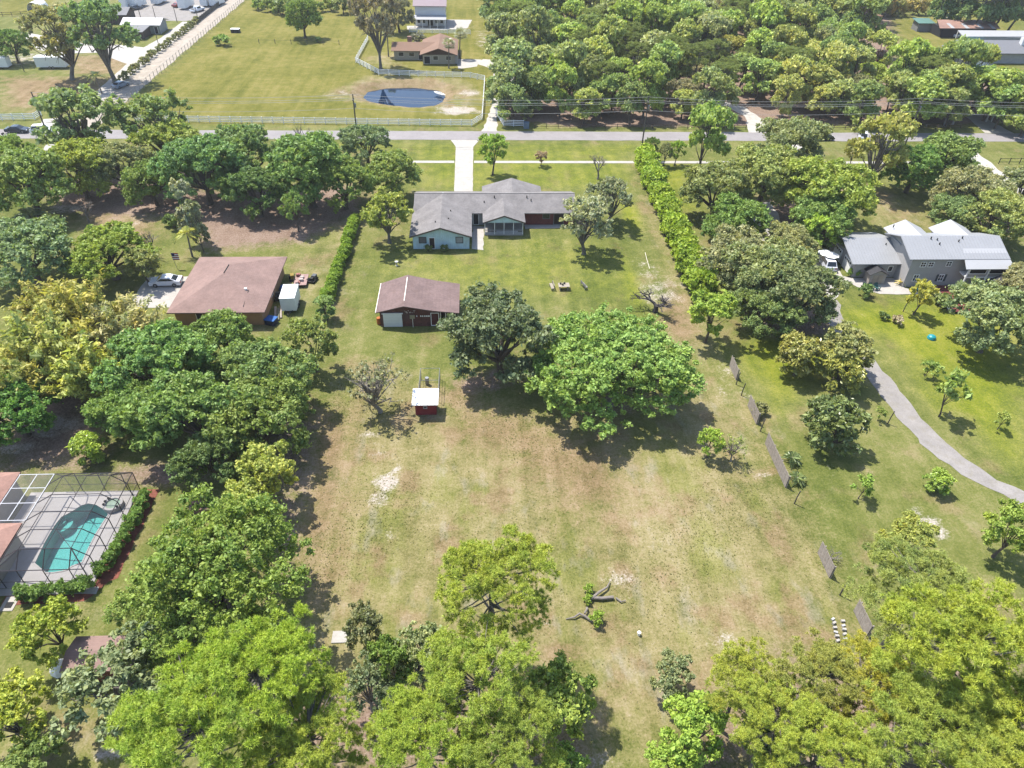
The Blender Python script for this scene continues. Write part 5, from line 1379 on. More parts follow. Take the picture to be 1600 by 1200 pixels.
mb = MB(); gable_roof(mb, 60.6, 63.7, 93.5, 95.6, 1.72, 2.55, 'y', 0.08); mb.build("roof", mat("charcoal_roof", (0.05, 0.05, 0.055), 0.8), t)
for x in (61.75, 62.55):
    MB().box(x - 0.36, 93.62, 0.1, x + 0.36, 93.69, 1.65).build("door", mat("tan_door", (0.5, 0.42, 0.33), 0.8), t)
t = thing("grey_shed", "grey shed with dark gable roof below the porch of the metal-roofed house", "shed", (79, 89, 0))
mb = MB(); gable_wall(mb, 76.6, 81.4, 88.0, 90.6, 2.0, 3.1, 'y'); mb.build("wall", mat("mid_grey_wall", (0.33, 0.33, 0.33), 0.85, 0.06), t)
mb = MB(); gable_roof(mb, 76.2, 81.8, 87.7, 90.65, 2.0, 3.3, 'y', 0.1); mb.build("roof", mat("charcoal_roof", (0.05, 0.05, 0.055)), t)
t = thing("deck", "dark red wooden deck with white railing beside the metal-roofed house", "deck", (72.5, 89.5, 0))
for i in range(14):
    MB().box(69.6 + i * 0.5, 85.2, 0.35, 70.08 + i * 0.5, 92.6, 0.42).build("plank", mat("red_deck", (0.20, 0.05, 0.045), 0.8, 0.2), t)
MB().box(69.7, 85.3, 0, 76.4, 92.4, 0.34).build("frame", DARK, t)
for i in range(15):
    MB().box(69.52, 85.2 + i * 0.5, 0.42, 69.57, 85.26 + i * 0.5, 1.3).build("baluster", WHITE, t)
MB().box(69.48, 85.1, 1.3, 69.62, 92.4, 1.38).build("railing", WHITE, t)
MB().box(69.5, 85.1, 0.45, 69.58, 92.4, 0.52).build("railing", WHITE, t)
def table_set(x, y, z, label, top, rz=0.0, w=1.8, d=0.8, benches=True):
    t = thing("picnic_table", label, "table", (x, y, z), rz)
    for i in range(5):
        MB().box(-w / 2, -d / 2 + i * d / 5, 0.70, w / 2, -d / 2 + (i + 0.9) * d / 5, 0.75).build("plank", top, t, True)
    for sx in (-1, 1):
        MB().box(sx * w * 0.36 - 0.05, -d * 0.45, 0, sx * w * 0.36 + 0.05, d * 0.45, 0.7).build("leg", top, t, True)
    if benches:
        for sy in (-1, 1):
            MB().box(-w / 2, sy * (d / 2 + 0.35) - 0.13, 0.42, w / 2, sy * (d / 2 + 0.35) + 0.13, 0.46).build("seat", top, t, True)
            for sx in (-1, 1):
                MB().box(sx * w * 0.36 - 0.04, sy * (d / 2 + 0.35) - 0.1, 0, sx * w * 0.36 + 0.04, sy * (d / 2 + 0.35) + 0.1, 0.42).build("leg", top, t, True)
    return t
table_set(73.7, 89.0, 0.42, "tan wooden picnic table on the red deck", mat("tan_wood", (0.42, 0.28, 0.16), 0.8), -0.5)
def chair(x, y, z, rz, m, label, group=None):
    t = thing("lounge_chair", label, "chair", (x, y, z), rz, group)
    MB().slab([(-0.3, -0.3, 0.42), (0.3, -0.3, 0.42), (0.3, 0.3, 0.34), (-0.3, 0.3, 0.34)], 0.06).build("seat", m, t, True)
    MB().slab([(-0.3, 0.28, 0.4), (0.3, 0.28, 0.4), (0.3, 0.55, 1.0), (-0.3, 0.55, 1.0)], 0.07).build("backrest", m, t, True)
    for sx in (-1, 1):
        MB().box(sx * 0.36 - 0.06, -0.35, 0.56, sx * 0.36 + 0.06, 0.35, 0.6).build("armrest", m, t, True)
        for sy in (-1, 1):
            MB().box(sx * 0.34 - 0.04, sy * 0.27 - 0.04, 0, sx * 0.34 + 0.04, sy * 0.27 + 0.04, 0.56).build("leg", m, t, True)
TEAL = mat("turquoise_plastic", (0.02, 0.36, 0.42), 0.4, 0.1)
DTEAL = mat("dark_teal", (0.03, 0.11, 0.11), 0.7)
for i in range(3):
    chair(59.6 + i * 0.95, 92.0, 0.04, 0.1 * i, DTEAL, "dark teal patio chair in the row before the garage wall", "teal patio chairs")
t = thing("toy_car", "turquoise plastic ride-on toy car at the patio edge", "toy", (68.2, 91.3, 0), 0.3)
MB().box(-0.35, -0.6, 0.15, 0.35, 0.6, 0.55).build("body", TEAL, t, True); MB().box(-0.33, -0.25, 0.95, 0.33, 0.4, 1.02).build("roof", TEAL, t, True)
for sx in (-1, 1):
    MB().box(sx * 0.3 - 0.03, -0.2, 0.55, sx * 0.3 + 0.03, -0.14, 0.95).build("pillar", TEAL, t, True); MB().box(sx * 0.3 - 0.03, 0.3, 0.55, sx * 0.3 + 0.03, 0.36, 0.95).build("pillar", TEAL, t, True)
    for sy in (-0.4, 0.4):
        MB().tube([(sx * 0.33, sy, 0.15), (sx * 0.42, sy, 0.15)], 0.15, 10).build("wheel", BLACK, t, True)
t = thing("plastic_sandbox", "turquoise domed plastic sandbox out on the bright lawn", "sandbox", (*G(1455, 529), 0))
MB().lathe([(0.56, 0), (0.6, 0.12), (0.54, 0.2)], 0, 0, 18).build("tray", TEAL, t, True); MB().lathe([(0.57, 0.21), (0.5, 0.42), (0.28, 0.56), (0.08, 0.6)], 0, 0, 18).build("lid", TEAL, t, True)
for i, (px, py) in enumerate(((1293, 415), (1285, 412))):
    x, y = G(px, py)
    t = thing("umbrella_table", "patio umbrella with pale canopy beside the garage drive", "umbrella", (x, y, 0), 0, "pale patio umbrellas")
    MB().tube([(0, 0, 0), (0, 0, 2.2)], 0.03, 6).build("pole", STEEL, t, True); MB().lathe([(1.3, 2.0), (0.05, 2.45)], 0, 0, 8).build("canopy", WHITE, t, True)
    MB().lathe([(0.3, 0), (0.3, 0.08)], 0, 0, 10).build("base", DARK, t, True)

# ---------------------------------------------------------------- far buildings
t = thing("tan_house", "tan ranch house with brown gable roof behind the pasture pond", "house", (-14, 219, 0))
BRS = mat("far_brown_shingle", (0.30, 0.19, 0.135), 0.95, 0.12, 0.3, 5.0)
CREAM = mat("cream_wall", (0.55, 0.5, 0.4), 0.9, 0.05)
mb = MB(); gable_wall(mb, -23.2, -12.0, 218.0, 224.6, 2.5, 3.7, 'x'); mb.build("wall", CREAM, t)
mb = MB(); gable_wall(mb, -14.8, -5.8, 214.0, 229.5, 2.5, 4.0, 'y'); mb.build("wing_wall", CREAM, t)
mb = MB(); gable_roof(mb, -23.9, -10.0, 217.2, 225.4, 2.6, 4.0, 'x'); gable_roof(mb, -15.6, -5.0, 213.0, 230.2, 2.62, 4.35, 'y'); mb.build("roof", BRS, t)
mb = MB(); mb.prism_y([(-14.9, 2.5), (-5.7, 2.5), (-10.3, 3.95)], 213.8, 213.95); mb.build("gable_board", mat("brown_gable", (0.13, 0.075, 0.05), 0.9), t)
MB().box(-19.6, 223.2, 2.5, -18.4, 224.2, 4.9).build("chimney", mat("pinkish_brick", (0.34, 0.2, 0.16), 0.9), t)
for x in (-21.2, -18.2): win(t, x, 218.0, 0.9, 1.6, 1.2, '-y', TRIM)
for x in (-11.2, -7.6): win(t, x, 214.0, 1.0, 1.5, 1.2, '-y', TRIM)
win(t, -13.6, 214.0, 0, 1.8, 2.1, '-y', TRIM, DARK, "door"); win(t, -15.6, 218.0, 0, 1.4, 2.2, '-y', TRIM, DARK, "door")
MB().box(-5.75, 214.4, 0, -4.9, 217.5, 2.2).build("side_store", GREYWALL, t)
t = thing("white_house", "tall white two-storey house with mauve roof and porch", "house", (-14.5, 262, 0))
mb = MB(); mb.box(-19.6, 258.6, -0.1, -9.8, 268.5, 6.0); mb.build("wall", mat("white_wall", (0.6, 0.62, 0.66), 0.85, 0.04, stripe=('Z', 0.3, 0.1)), t)
mb = MB(); gable_roof(mb, -20.2, -9.2, 258.0, 269.0, 6.05, 8.6, 'x'); mb.build("roof", mat("mauve_metal", (0.34, 0.26, 0.29), 0.6, 0.06), t)
mb = MB(); mb.slab([(-20.0, 255.0, 2.7), (-9.4, 255.0, 2.7), (-9.4, 258.6, 3.3), (-20.0, 258.6, 3.3)], 0.14); mb.build("porch_roof", METALW, t)
for x in (-19.6, -17.1, -14.7, -12.3, -9.8):
    MB().box(x - 0.1, 255.2, 0, x + 0.1, 255.4, 2.6).build("porch_post", WHITE, t)
for x in (-18.5, -16.9, -12.6, -11.0): win(t, x, 258.6, 0.8, 1.1, 1.4, '-y', WHITE)
win(t, -14.7, 258.6, 0, 1.9, 2.2, '-y', WHITE, DARK, "door")
strip_sheet("patio", [(-22, 253.5), (-9.4, 253.5), (-2.5, 256), (-1, 268), (-9.6, 268), (-9.7, 258.5), (-22.5, 258.5)], 0.03, CONC, 0.1, 1.5, 27)
# far right compound
t = thing("grey_roof_house", "long grey-roofed house with white gable beyond the wood", "house", (160, 228, 0))
GRF = mat("blue_grey_roof", (0.235, 0.24, 0.26), 0.8, 0.06)
mb = MB(); gable_wall(mb, 149.0, 185, 219.5, 230.5, 3.0, 4.9, 'x'); mb.build("wall", mat("pale_grey_wall", (0.5, 0.5, 0.5), 0.85), t)
mb = MB(); gable_roof(mb, 148.2, 186, 218.5, 231.5, 3.05, 5.2, 'x'); mb.build("roof", GRF, t)
mb = MB(); gable_wall(mb, 142.6, 150.2, 212.6, 226, 3.0, 4.7, 'y'); mb.build("wing_wall", mat("pale_grey_wall", (0.5, 0.5, 0.5)), t)
mb = MB(); gable_roof(mb, 141.8, 151.0, 211.8, 227, 3.02, 5.0, 'y'); mb.build("wing_roof", GRF, t)
win(t, 146.4, 212.6, 0, 4.6, 2.4, '-y', WHITE, mat("white_roll_door", (0.62, 0.64, 0.65)), "garage_door")
MB().box(163.3, 222.4, 3.5, 164.9, 223.8, 6.4).build("chimney", LIGHTAL, t)
t = thing("long_carport", "long pale carport roof behind the grey-roofed house", "carport", (165, 243, 0))
mb = MB(); mb.slab([(154.5, 237.8, 3.2), (178, 238.6, 3.2), (179, 244.6, 3.6), (156, 244.2, 3.6)], 0.2); mb.build("roof", METALW, t)
MB().box(155.2, 238.2, 0, 177, 238.4, 3.0).build("wall", mat("pale_grey_wall", (0.5, 0.5, 0.5)), t)
for x in (156, 163, 170, 177): MB().box(x, 243.8, 0, x + 0.2, 244.0, 3.3).build("post", WHITE, t)
t = thing("rust_roof_barn", "low barn with rusty red and white striped metal roof by the carport", "barn", (165, 253, 0))
mb = MB(); mb.slab([(153, 249.4, 3.0), (174, 250, 3.0), (176, 258, 3.9), (156, 257.5, 3.9)], 0.15); mb.build("roof", mat("rust_roof", (0.40, 0.24, 0.19), 0.7, 0.3, 0.3, 3.0), t)
for x in (157, 162, 167, 171):
    MB().slab([(x, 249.5, 3.04), (x + 1.2, 249.5, 3.04), (x + 1.6, 254.0, 3.54), (x + 0.4, 254.0, 3.54)], 0.03).build("roof_panel", METALW, t)
MB().box(154.5, 250.2, 0, 173, 256.8, 2.9).build("wall", DARK, t)
t = thing("green_shed", "small green-roofed shed beside the rusty barn", "shed", (153, 261, 0))
MB().box(150.5, 258, 0, 155.5, 262, 2.7).build("wall", mat("mid_grey_wall", (0.33, 0.33, 0.33)), t)
mb = MB(); mb.slab([(150, 257.4, 2.72), (156, 257.4, 2.72), (156, 262.6, 3.3), (150, 262.6, 3.3)], 0.1); mb.build("roof", mat("green_metal", (0.13, 0.26, 0.22), 0.6), t)
t = thing("garden_pool", "small light blue pool behind the grey-roofed house", "pool", (158, 233.8, 0))
MB().lathe([(2.9, 0), (2.9, 0.9), (2.75, 0.95)], 158, 234.6, 24).build("wall", WHITE, t); MB().lathe([(2.7, 0.9), (2.7, 0.96)], 158, 234.6, 24).build("water", mat("light_blue_water", (0.1, 0.5, 0.62), 0.15), t)
# top left yard
t = thing("grey_workshop", "white roofed workshop with brick lean-to beside the far concrete lane", "workshop", (-101, 246, 0))
mb = MB(); gable_wall(mb, -108, -97.5, 244.5, 251, 2.6, 3.7, 'x'); mb.build("wall", mat("pale_green_grey", (0.4, 0.44, 0.42), 0.9), t)
mb = MB(); gable_roof(mb, -109, -96.8, 243.8, 251.8, 2.65, 3.95, 'x'); mb.build("roof", METALW, t)
MB().box(-106.5, 237.8, 0, -100.4, 244.4, 2.2).build("lean_to_wall", mat("brown_wall", (0.16, 0.12, 0.1), 0.9), t)
mb = MB(); mb.slab([(-107, 237.0, 2.25), (-99.9, 237.0, 2.25), (-99.9, 244.4, 2.6), (-107, 244.4, 2.6)], 0.12); mb.build("lean_to_roof", mat("grey_felt", (0.28, 0.28, 0.29), 0.9), t)
win(t, -98.6, 244.5, 0, 1.1, 2.1, '-y', WHITE, DARK, "door")
t = thing("dark_barn", "grey-roofed long barn behind the airy trees", "barn", (-118, 262, 0))
mb = MB(); gable_wall(mb, -128, -112, 257, 264, 2.8, 4, 'x'); mb.build("wall", mat("brown_wall", (0.16, 0.12, 0.1)), t)
mb = MB(); gable_roof(mb, -129, -111.4, 256, 265, 2.85, 4.3, 'x'); mb.build("roof", mat("grey_felt", (0.28, 0.28, 0.29)), t)
t = thing("quonset_shelter", "white arched shelter in the far field", "shelter", (*G(60, 14), 0))
arc = [(2.2 * math.cos(a), 2.6 * math.sin(a)) for a in np.linspace(math.pi, 0, 11)]
mb = MB()
for i in range(10):
    mb.slab([(arc[i][0], -3, arc[i][1]), (arc[i + 1][0], -3, arc[i + 1][1]), (arc[i + 1][0], 3, arc[i + 1][1]), (arc[i][0], 3, arc[i][1])], 0.05)
mb.build("arched_roof", WHITE, t, True)
MB().prism_y(arc[1:-1], 2.5, 2.6).build("end_wall", mat("mid_grey_wall", (0.33, 0.33, 0.33)), t, True)

# ---------------------------------------------------------------- vehicles
def wheel(t, x, y, r=0.33, w=0.22):
    o = MB().tube([(x, y - w / 2, r), (x, y + w / 2, r)], r, 14).build("wheel", BLACK, t, True)
    MB().tube([(x, y - w / 2 - 0.012, r), (x, y + w / 2 + 0.012, r)], r * 0.58, 10).build("rim", STEEL, o, True)
def sweep(prof, hw0, hw1, zsplit):
    """car body: side profile swept across the width, narrowing above the belt line"""
    n = len(prof)
    vs, fs = [], []
    for s in (-1, 1):
        for x, z in prof:
            k = hw0 if z <= zsplit else hw1
            vs.append((x, s * k, z))
    fs.append(tuple(range(n))); fs.append(tuple(range(2 * n - 1, n - 1, -1)))
    fs += [(i, i + n, (i + 1) % n + n, (i + 1) % n) for i in range(n)]
    return MB().add(vs, fs)
def paint(name, c):
    return mat("car_paint_" + name, c, 0.25, 0.04, spec=0.6)
def car(x, y, rz, c, nm, label, kind_="car", group=None):
    t = thing("parked_" + kind_, label, kind_, (x, y, 0.03), rz, group)
    p = paint(nm, c)
    if kind_ == "pickup":
        body = sweep([(-2.7, 0.45), (2.7, 0.45), (2.75, 0.75), (2.65, 1.0), (1.3, 1.08), (-2.65, 1.08), (-2.75, 0.7)], 0.95, 0.95, 0.9)
        body.build("body", p, t, True)
        sweep([(-0.9, 1.085), (1.25, 1.085), (0.7, 1.75), (-0.75, 1.78)], 0.9, 0.74, 1.2).build("cab", p, t, True)
        for s in (-1, 1):
            MB().add([(-0.7, s * 0.9, 1.15), (1.0, s * 0.9, 1.15), (0.62, s * 0.80, 1.66), (-0.6, s * 0.80, 1.68)], [(0, 1, 2, 3)]).build("side_window", GLASS, t, True)
        MB().add([(1.27, -0.78, 1.12), (1.27, 0.78, 1.12), (0.74, 0.66, 1.74), (0.74, -0.66, 1.74)], [(0, 1, 2, 3)]).build("windscreen", GLASS, t, True)
        MB().box(-2.6, -0.75, 1.082, -0.95, 0.75, 1.09).build("bed", DARK, t, True)
        for sx in (-1.75, 1.75):
            for sy in (-0.86, 0.86): wheel(t, sx, sy, 0.4)
    else:
        hi = 1.72 if kind_ == "suv" else 1.45
        body = sweep([(-2.25, 0.3), (2.25, 0.3), (2.32, 0.6), (2.2, 0.78), (1.15, 0.95), (-1.7, 1.0), (-2.25, 0.95), (-2.32, 0.6)], 0.9, 0.88, 0.85)
        body.build("body", p, t, True)
        back = -2.1 if kind_ == "suv" else -1.75
        sweep([(back, 0.97), (1.2, 0.955), (0.45, hi - 0.03), (-0.2, hi), (back + 0.45 + (0 if kind_ == "suv" else 0.5), hi - 0.04)], 0.86, 0.68, 1.0).build("roof", p, t, True)
        MB().add([(1.14, -0.74, 1.0), (1.14, 0.74, 1.0), (0.5, 0.6, hi - 0.06), (0.5, -0.6, hi - 0.06)], [(0, 1, 2, 3)]).build("windscreen", GLASS, t, True)
        bx = back + 0.45 + (0 if kind_ == "suv" else 0.5)
        MB().add([(back + 0.02, 0.72, 1.02), (back + 0.02, -0.72, 1.02), (bx - 0.06, -0.6, hi - 0.08), (bx - 0.06, 0.6, hi - 0.08)], [(0, 1, 2, 3)]).build("rear_window", GLASS, t, True)
        for s in (-1, 1):
            MB().add([(back + 0.25, s * 0.868, 1.03), (1.0, s * 0.868, 1.03), (0.42, s * 0.715, hi - 0.1), (bx + 0.1, s * 0.715, hi - 0.1)], [(0, 1, 2, 3)]).build("side_window", GLASS, t, True)
        for sx in (-1.35, 1.4):
            for sy in (-0.82, 0.82): wheel(t, sx, sy)
    for s in (-1, 1):
        MB().box(2.2 if kind_ != "pickup" else 2.68, s * 0.62 - 0.18, 0.62, 2.33 if kind_ != "pickup" else 2.77, s * 0.62 + 0.18, 0.74).build("headlight", WHITE, t, True)
        MB().box(-2.34 if kind_ != "pickup" else -2.77, s * 0.68 - 0.14, 0.66, -2.24 if kind_ != "pickup" else -2.68, s * 0.68 + 0.14, 0.8).build("tail_light", mat("red_lens", (0.3, 0.01, 0.01), 0.3), t, True)
    return t
car(-46.9, 94.9, math.pi + 0.05, (0.55, 0.57, 0.62), "silver", "silver sedan parked beside the brown hip-roofed house")
car(78.0, 156.0, 0.02, (0.02, 0.025, 0.03), "black", "black car on the road by the big grey-green oak")
car(87.5, 156.9, 1.2, (0.7, 0.72, 0.75), "white", "white suv turning off the road behind the golden tree", "suv")
car(-99.4, 158.8, 0.03, (0.03, 0.05, 0.08), "navy", "dark blue car on the road by the lane entrance")
car(-94.0, 158.6, 0.1, (0.72, 0.72, 0.73), "white", "white car behind the dark blue car on the road", "suv")
car(-95.4, 275.5, 1.1, (0.75, 0.75, 0.75), "white", "white pickup truck in the far gravel yard", "pickup")
car(-117.0, 277.5, 0.9, (0.12, 0.15, 0.2), "slate", "slate grey car in the far gravel yard")
car(-104.3, 283.0, 1.2, (0.35, 0.05, 0.04), "red", "red car in the far gravel yard")
car(-89.6, 191.0, 1.2, (0.35, 0.42, 0.5), "steelblue", "steel blue car under the tree on the far concrete lane")
car(60.0 - 3.5, 99.5, 1.5, (0.6, 0.6, 0.62), "silver", "pale car parked before the garage doors", "suv")
def box_trailer(x, y, rz, L, W, H, m, label, group=None):
    t = thing("box_trailer", label, "trailer", (x, y, 0), rz, group)
    MB().box(-L / 2, -W / 2, 0.45, L / 2, W / 2, H).build("body", m, t, True)
    MB().box(-L / 2 - 0.03, -W / 2 - 0.03, H, L / 2 + 0.03, W / 2 + 0.03, H + 0.06).build("roof", m, t, True)
    MB().box(-0.2, -0.2, H + 0.06, 0.2, 0.2, H + 0.2).build("roof_vent", WHITE, t, True)
    MB().tube([(L / 2, -0.5, 0.5), (L / 2 + 1.1, 0, 0.5)], 0.05, 5).build("drawbar", BLACK, t, True); MB().tube([(L / 2, 0.5, 0.5), (L / 2 + 1.1, 0, 0.5)], 0.05, 5).build("drawbar", BLACK, t, True)
    for sx in (-0.4, 0.4):
        for sy in (-1, 1): wheel(t, sx, sy * (W / 2 - 0.05), 0.34)
    return t
TRW = mat("trailer_white", (0.62, 0.64, 0.64), 0.5, 0.06)
box_trailer(-27.1, 88.6, -math.pi / 2 + 0.04, 3.8, 2.1, 2.5, TRW, "white box trailer parked at the side of the brown hip-roofed house")
box_trailer(-113.5, 207.5, 0.05, 7.5, 2.4, 2.9, TRW, "long white trailer under the olive airy tree")
box_trailer(-127.5, 207.0, 0.05, 6, 2.4, 2.7, TRW, "white camper trailer beside the dark green far tree")
for i, (px, py) in enumerate(((203, 4), (217, 3), (292, 4), (326, 0), (340, 0), (250, -3))):
    x, y = G(px, py + 8)
    box_trailer(x, y, 1.4, 7, 2.5, 3.4, TRW, "tall white box trailer in the row at the far gravel yard", "box trailers of the far yard")
t = thing("utility_trailer", "open trailer heaped with pinkish junk beside the box trailer", "trailer", (-26.9, 95.2, 0), 0.06)
MB().box(-0.95, -1.6, 0.45, 0.95, 1.6, 0.55).build("bed", mat("pink_boards", (0.45, 0.3, 0.27), 0.9, 0.3, 3.0), t, True)
r_ = random.Random(8)
for i in range(9):
    x, y = r_.uniform(-0.7, 0.6), r_.uniform(-1.3, 1.2)
    MB().box(x - 0.2, y - 0.25, 0.55, x + r_.uniform(.1, .35), y + r_.uniform(.1, .4), 0.6 + r_.uniform(.1, .4)).build("cargo", mat("cargo_%d" % (i % 3), [(0.5, 0.32, 0.3), (0.42, 0.18, 0.15), (0.55, 0.48, 0.45)][i % 3], 0.8), t, True)
for sx in (-1, 1): wheel(t, sx * 1.0, 0, 0.32, 0.2)
def junk(name, label, cat, x, y, parts, group=None):
    t = thing(name, label, cat, (x, y, 0), r_.uniform(-.4, .4), group)
    for nm, bx, m in parts:
        MB().box(*bx).build(nm, m, t, True)
BLUEP = mat("blue_tarp", (0.03, 0.16, 0.5), 0.5, 0.1)
t = thing("tarp_pile", "bright blue tarp over a heap by the hip-roofed house wall", "tarp", (-29.0, 92.8, 0))
MB().lathe([(0.75, 0), (0.72, 0.5), (0.5, 0.9), (0.15, 1.05)], 0, 0, 9).build("tarp", BLUEP, t, True)
junk("engine_hoist", "yellow and black machine standing by the hip-roofed house", "machine", -28.4, 96.0, [("base", (-.5, -.5, 0, .5, .5, .35), BLACK), ("cowl", (-.25, -.4, .35, .3, .4, 1.0), mat("ochre_paint", (0.35, 0.25, 0.04), 0.6)), ("seat", (-.5, -.25, .35, -.27, .25, .7), BLACK)])
junk("ride_mower", "dark riding mower beside the junk trailer", "mower", -25.2, 95.6, [("deck", (-.5, -.8, .15, .5, .8, .35), BLACK), ("hood", (-.3, .1, .35, .3, .85, .85), mat("mower_grey", (0.12, 0.13, 0.14), 0.5)), ("seat", (-.25, -.6, .35, .25, -.1, .8), BLACK)])
junk("ladder_rack", "wooden ladder and boards stacked at the hip-roofed house wall", "boards", -28.6, 86.5, [("board", (-.5, -1.6, 0, -.2, 1.8, .3), FENCEWOOD), ("board", (-.1, -1.7, 0, .15, 1.4, .25), mat("grey_green_wood", (0.2, 0.21, 0.15), 0.9)), ("board", (.25, -1.2, 0, .5, 1.7, .2), FENCEWOOD)])
junk("storage_bin", "dark blue covered bin at the front corner of the hip-roofed house", "bin", -29.0, 84.2, [("body", (-.7, -.6, 0, .7, .6, .8), mat("navy_plastic", (0.02, 0.035, 0.09), 0.5)), ("lid", (-.75, -.65, .8, .75, .65, .9), BLUEP)])
junk("rubbish_cart", "dark wheeled cart between the blue tarp and the box trailer", "cart", -29.2, 90.2, [("body", (-.5, -.5, .2, .5, .6, .9), BLACK), ("handle", (-.45, .62, .8, .45, .68, 1.1), STEEL)])
t = thing("flag", "striped flag on a short pole by the hip-roofed house", "flag", (*G(277, 420), 0))
MB().tube([(0, 0, 0), (-0.3, 0.1, 2.8)], 0.03, 6).build("pole", STEEL, t, True)
for i in range(7):
    MB().box(-0.28 + 0.0, 0.08, 1.5 + i * 0.17, 0.75, 0.11, 1.67 + i * 0.17).build("stripe", mat("flag_red", (0.35, 0.03, 0.04)) if i % 2 == 0 else WHITE, t, True)
MB().box(-0.28, 0.06, 2.18, 0.2, 0.13, 2.69).build("canton", mat("flag_blue", (0.03, 0.04, 0.15)), t, True)

# ---------------------------------------------------------------- fences and poles
def post_fence(name, label, path, step, post, rails, m, rm=None, group=None, mesh=False, mid=None):
    """posts (w,h), rails [(z, height, thick)]"""
    t = thing(name, label, "fence", (path[0][0], path[0][1], 0), 0, group)
    pm = MB().box(-post[0] / 2, -post[0] / 2, -0.05, post[0] / 2, post[0] / 2, post[1]).mesh("post", m)
    for i in range(len(path) - 1):
        a, b_ = path[i], path[i + 1]
        dx, dy = b_[0] - a[0], b_[1] - a[1]
        L = math.hypot(dx, dy); an = math.atan2(dy, dx)
        n = max(1, round(L / step))
        for j in range(n + (1 if i == len(path) - 2 else 0)):
            obj("post", pm, t, (a[0] + dx * j / n - path[0][0], a[1] + dy * j / n - path[0][1], 0), (0, 0, an))
        for z, h, th in rails:
            o = obj("rail", MB().box(0, -post[0] / 2 - th, z, L, -post[0] / 2 - 0.003, z + h).mesh("rail", rm or m), t, (a[0] - path[0][0], a[1] - path[0][1], 0), (0, 0, an))
    return t
VIN = mat("white_vinyl", (0.74, 0.75, 0.76), 0.5, 0.04)
RL = [(0.25, 0.15, 0.04), (0.6, 0.15, 0.04), (0.95, 0.15, 0.04), (1.3, 0.15, 0.04)]
post_fence("white_fence", "white four-rail fence round the pasture and its pond", [(-77.0, 165.9), G(737, 197), G(753, 187), G(757, 127), G(735, 122), G(640, 119), G(592, 117), G(556, 98), G(575, 63)], 2.4, (0.13, 1.5), RL, VIN)
post_fence("white_fence", "white four-rail fence across the road right of the gravel track", [G(775, 178), G(787, 197), G(818, 198)], 2.4, (0.13, 1.5), RL, VIN)
post_fence("white_fence", "white four-rail fence left of the far lane entrance", [G(-30, 189), G(55, 187), G(65, 180)], 2.4, (0.13, 1.5), RL, VIN)
post_fence("white_fence", "white rail fence in front of the tall white house", [G(640, 51), G(735, 54)], 2.4, (0.13, 1.3), RL, VIN)
post_fence("wire_fence", "pale post and wire fence along the right side of the sandy lane", [(-83.6, 172), (-83.6, 320)], 2.6, (0.10, 1.9), [(1.0, 0.03, 0.02), (1.8, 0.04, 0.02), (0.4, 0.03, 0.02)], mat("pale_post", (0.40, 0.38, 0.34), 0.8), STEEL)
post_fence("wire_fence", "dark mesh fence along the far gravel yard", [(-90.6, 258), (-90.6, 315)], 2.2, (0.10, 1.6), [(0.05, 1.4, 0.02)], DARK, mat("dark_mesh", (0.10, 0.10, 0.09), 0.9))
post_fence("wire_fence", "weathered post fence crossing the far pasture", [G(405, 68), G(530, 70)], 4.5, (0.14, 1.3), [(1.0, 0.03, 0.02)], WOODPOLE)
post_fence("rail_fence", "brown rail fence along the wood across the road", [G(835, 200), G(1165, 202)], 2.8, (0.12, 1.1), [(0.4, 0.1, 0.03), (0.9, 0.1, 0.03)], mat("brown_rail", (0.16, 0.11, 0.085), 0.9))
post_fence("rail_fence", "brown rail fence along the wood between the two far driveways", [G(1210, 203), G(1500, 201)], 2.8, (0.12, 1.1), [(0.4, 0.1, 0.03), (0.9, 0.1, 0.03)], mat("brown_rail", (0.16, 0.11, 0.085)))
post_fence("rail_fence", "dark rail fence beside the porch of the metal-roofed house", [(84.0, 97.5), (86.5, 91.0), (87.0, 86)], 2.4, (0.14, 1.4), [(0.4, 0.14, 0.04), (0.85, 0.14, 0.04), (1.25, 0.14, 0.04)], mat("dark_brown_rail", (0.09, 0.06, 0.045), 0.9))
post_fence("rail_fence", "black rail fence on white kerb along the shell drive", [G(1560, 256), G(1640, 256)], 2.4, (0.12, 1.3), [(0.4, 0.1, 0.03), (1.1, 0.1, 0.03)], BLACK)
post_fence("rail_fence", "dark rail fence in the far left field", [G(-10, 26), G(48, 24)], 3.0, (0.14, 1.3), [(0.5, 0.12, 0.03), (1.1, 0.12, 0.03)], WOODPOLE)
def plank_fence(label, y0, y1, x=33.1):
    """board-on-board fence running along y"""
    t = thing("plank_fence", label, "fence", (x, y0, 0))
    pm = MB().box(-0.012, 0, 0.02, 0.012, 0.142, 1.83).mesh("plank", FENCEWOOD)
    n = int((y1 - y0) / 0.15)
    for i in range(n):
        obj("plank", pm, t, (_pr.uniform(-.008, .008), i * 0.15, 0), (_pr.uniform(-.01, .01), 0, 0), scale=(1, 1, _pr.uniform(0.975, 1.01)))
    for z in (0.35, 1.4):
        MB().box(0.016, 0, z, 0.06, n * 0.15, z + 0.09).build("rail", FENCEWOOD, t, True)
    for y in np.arange(0.0, n * 0.15 + 0.1, 2.4):
        MB().box(0.064, y - 0.05, -0.05, 0.164, y + 0.05, 1.8).build("post", FENCEWOOD, t, True)
plank_fence("short weathered plank fence panel at the top of the broken fence line", 70.3, 73.4)
plank_fence("weathered plank fence panel with a dark shrub behind it", 61.8, 65.3)
plank_fence("long weathered plank fence panel with low palms behind", 51.6, 58.6)
plank_fence("lone weathered plank fence panel lowest on the broken fence line", 39.9, 42.9, 33.35)
plank_fence("fallen-gap plank fence panel under the flat-topped pine", 33.6, 36.4, 34.2)
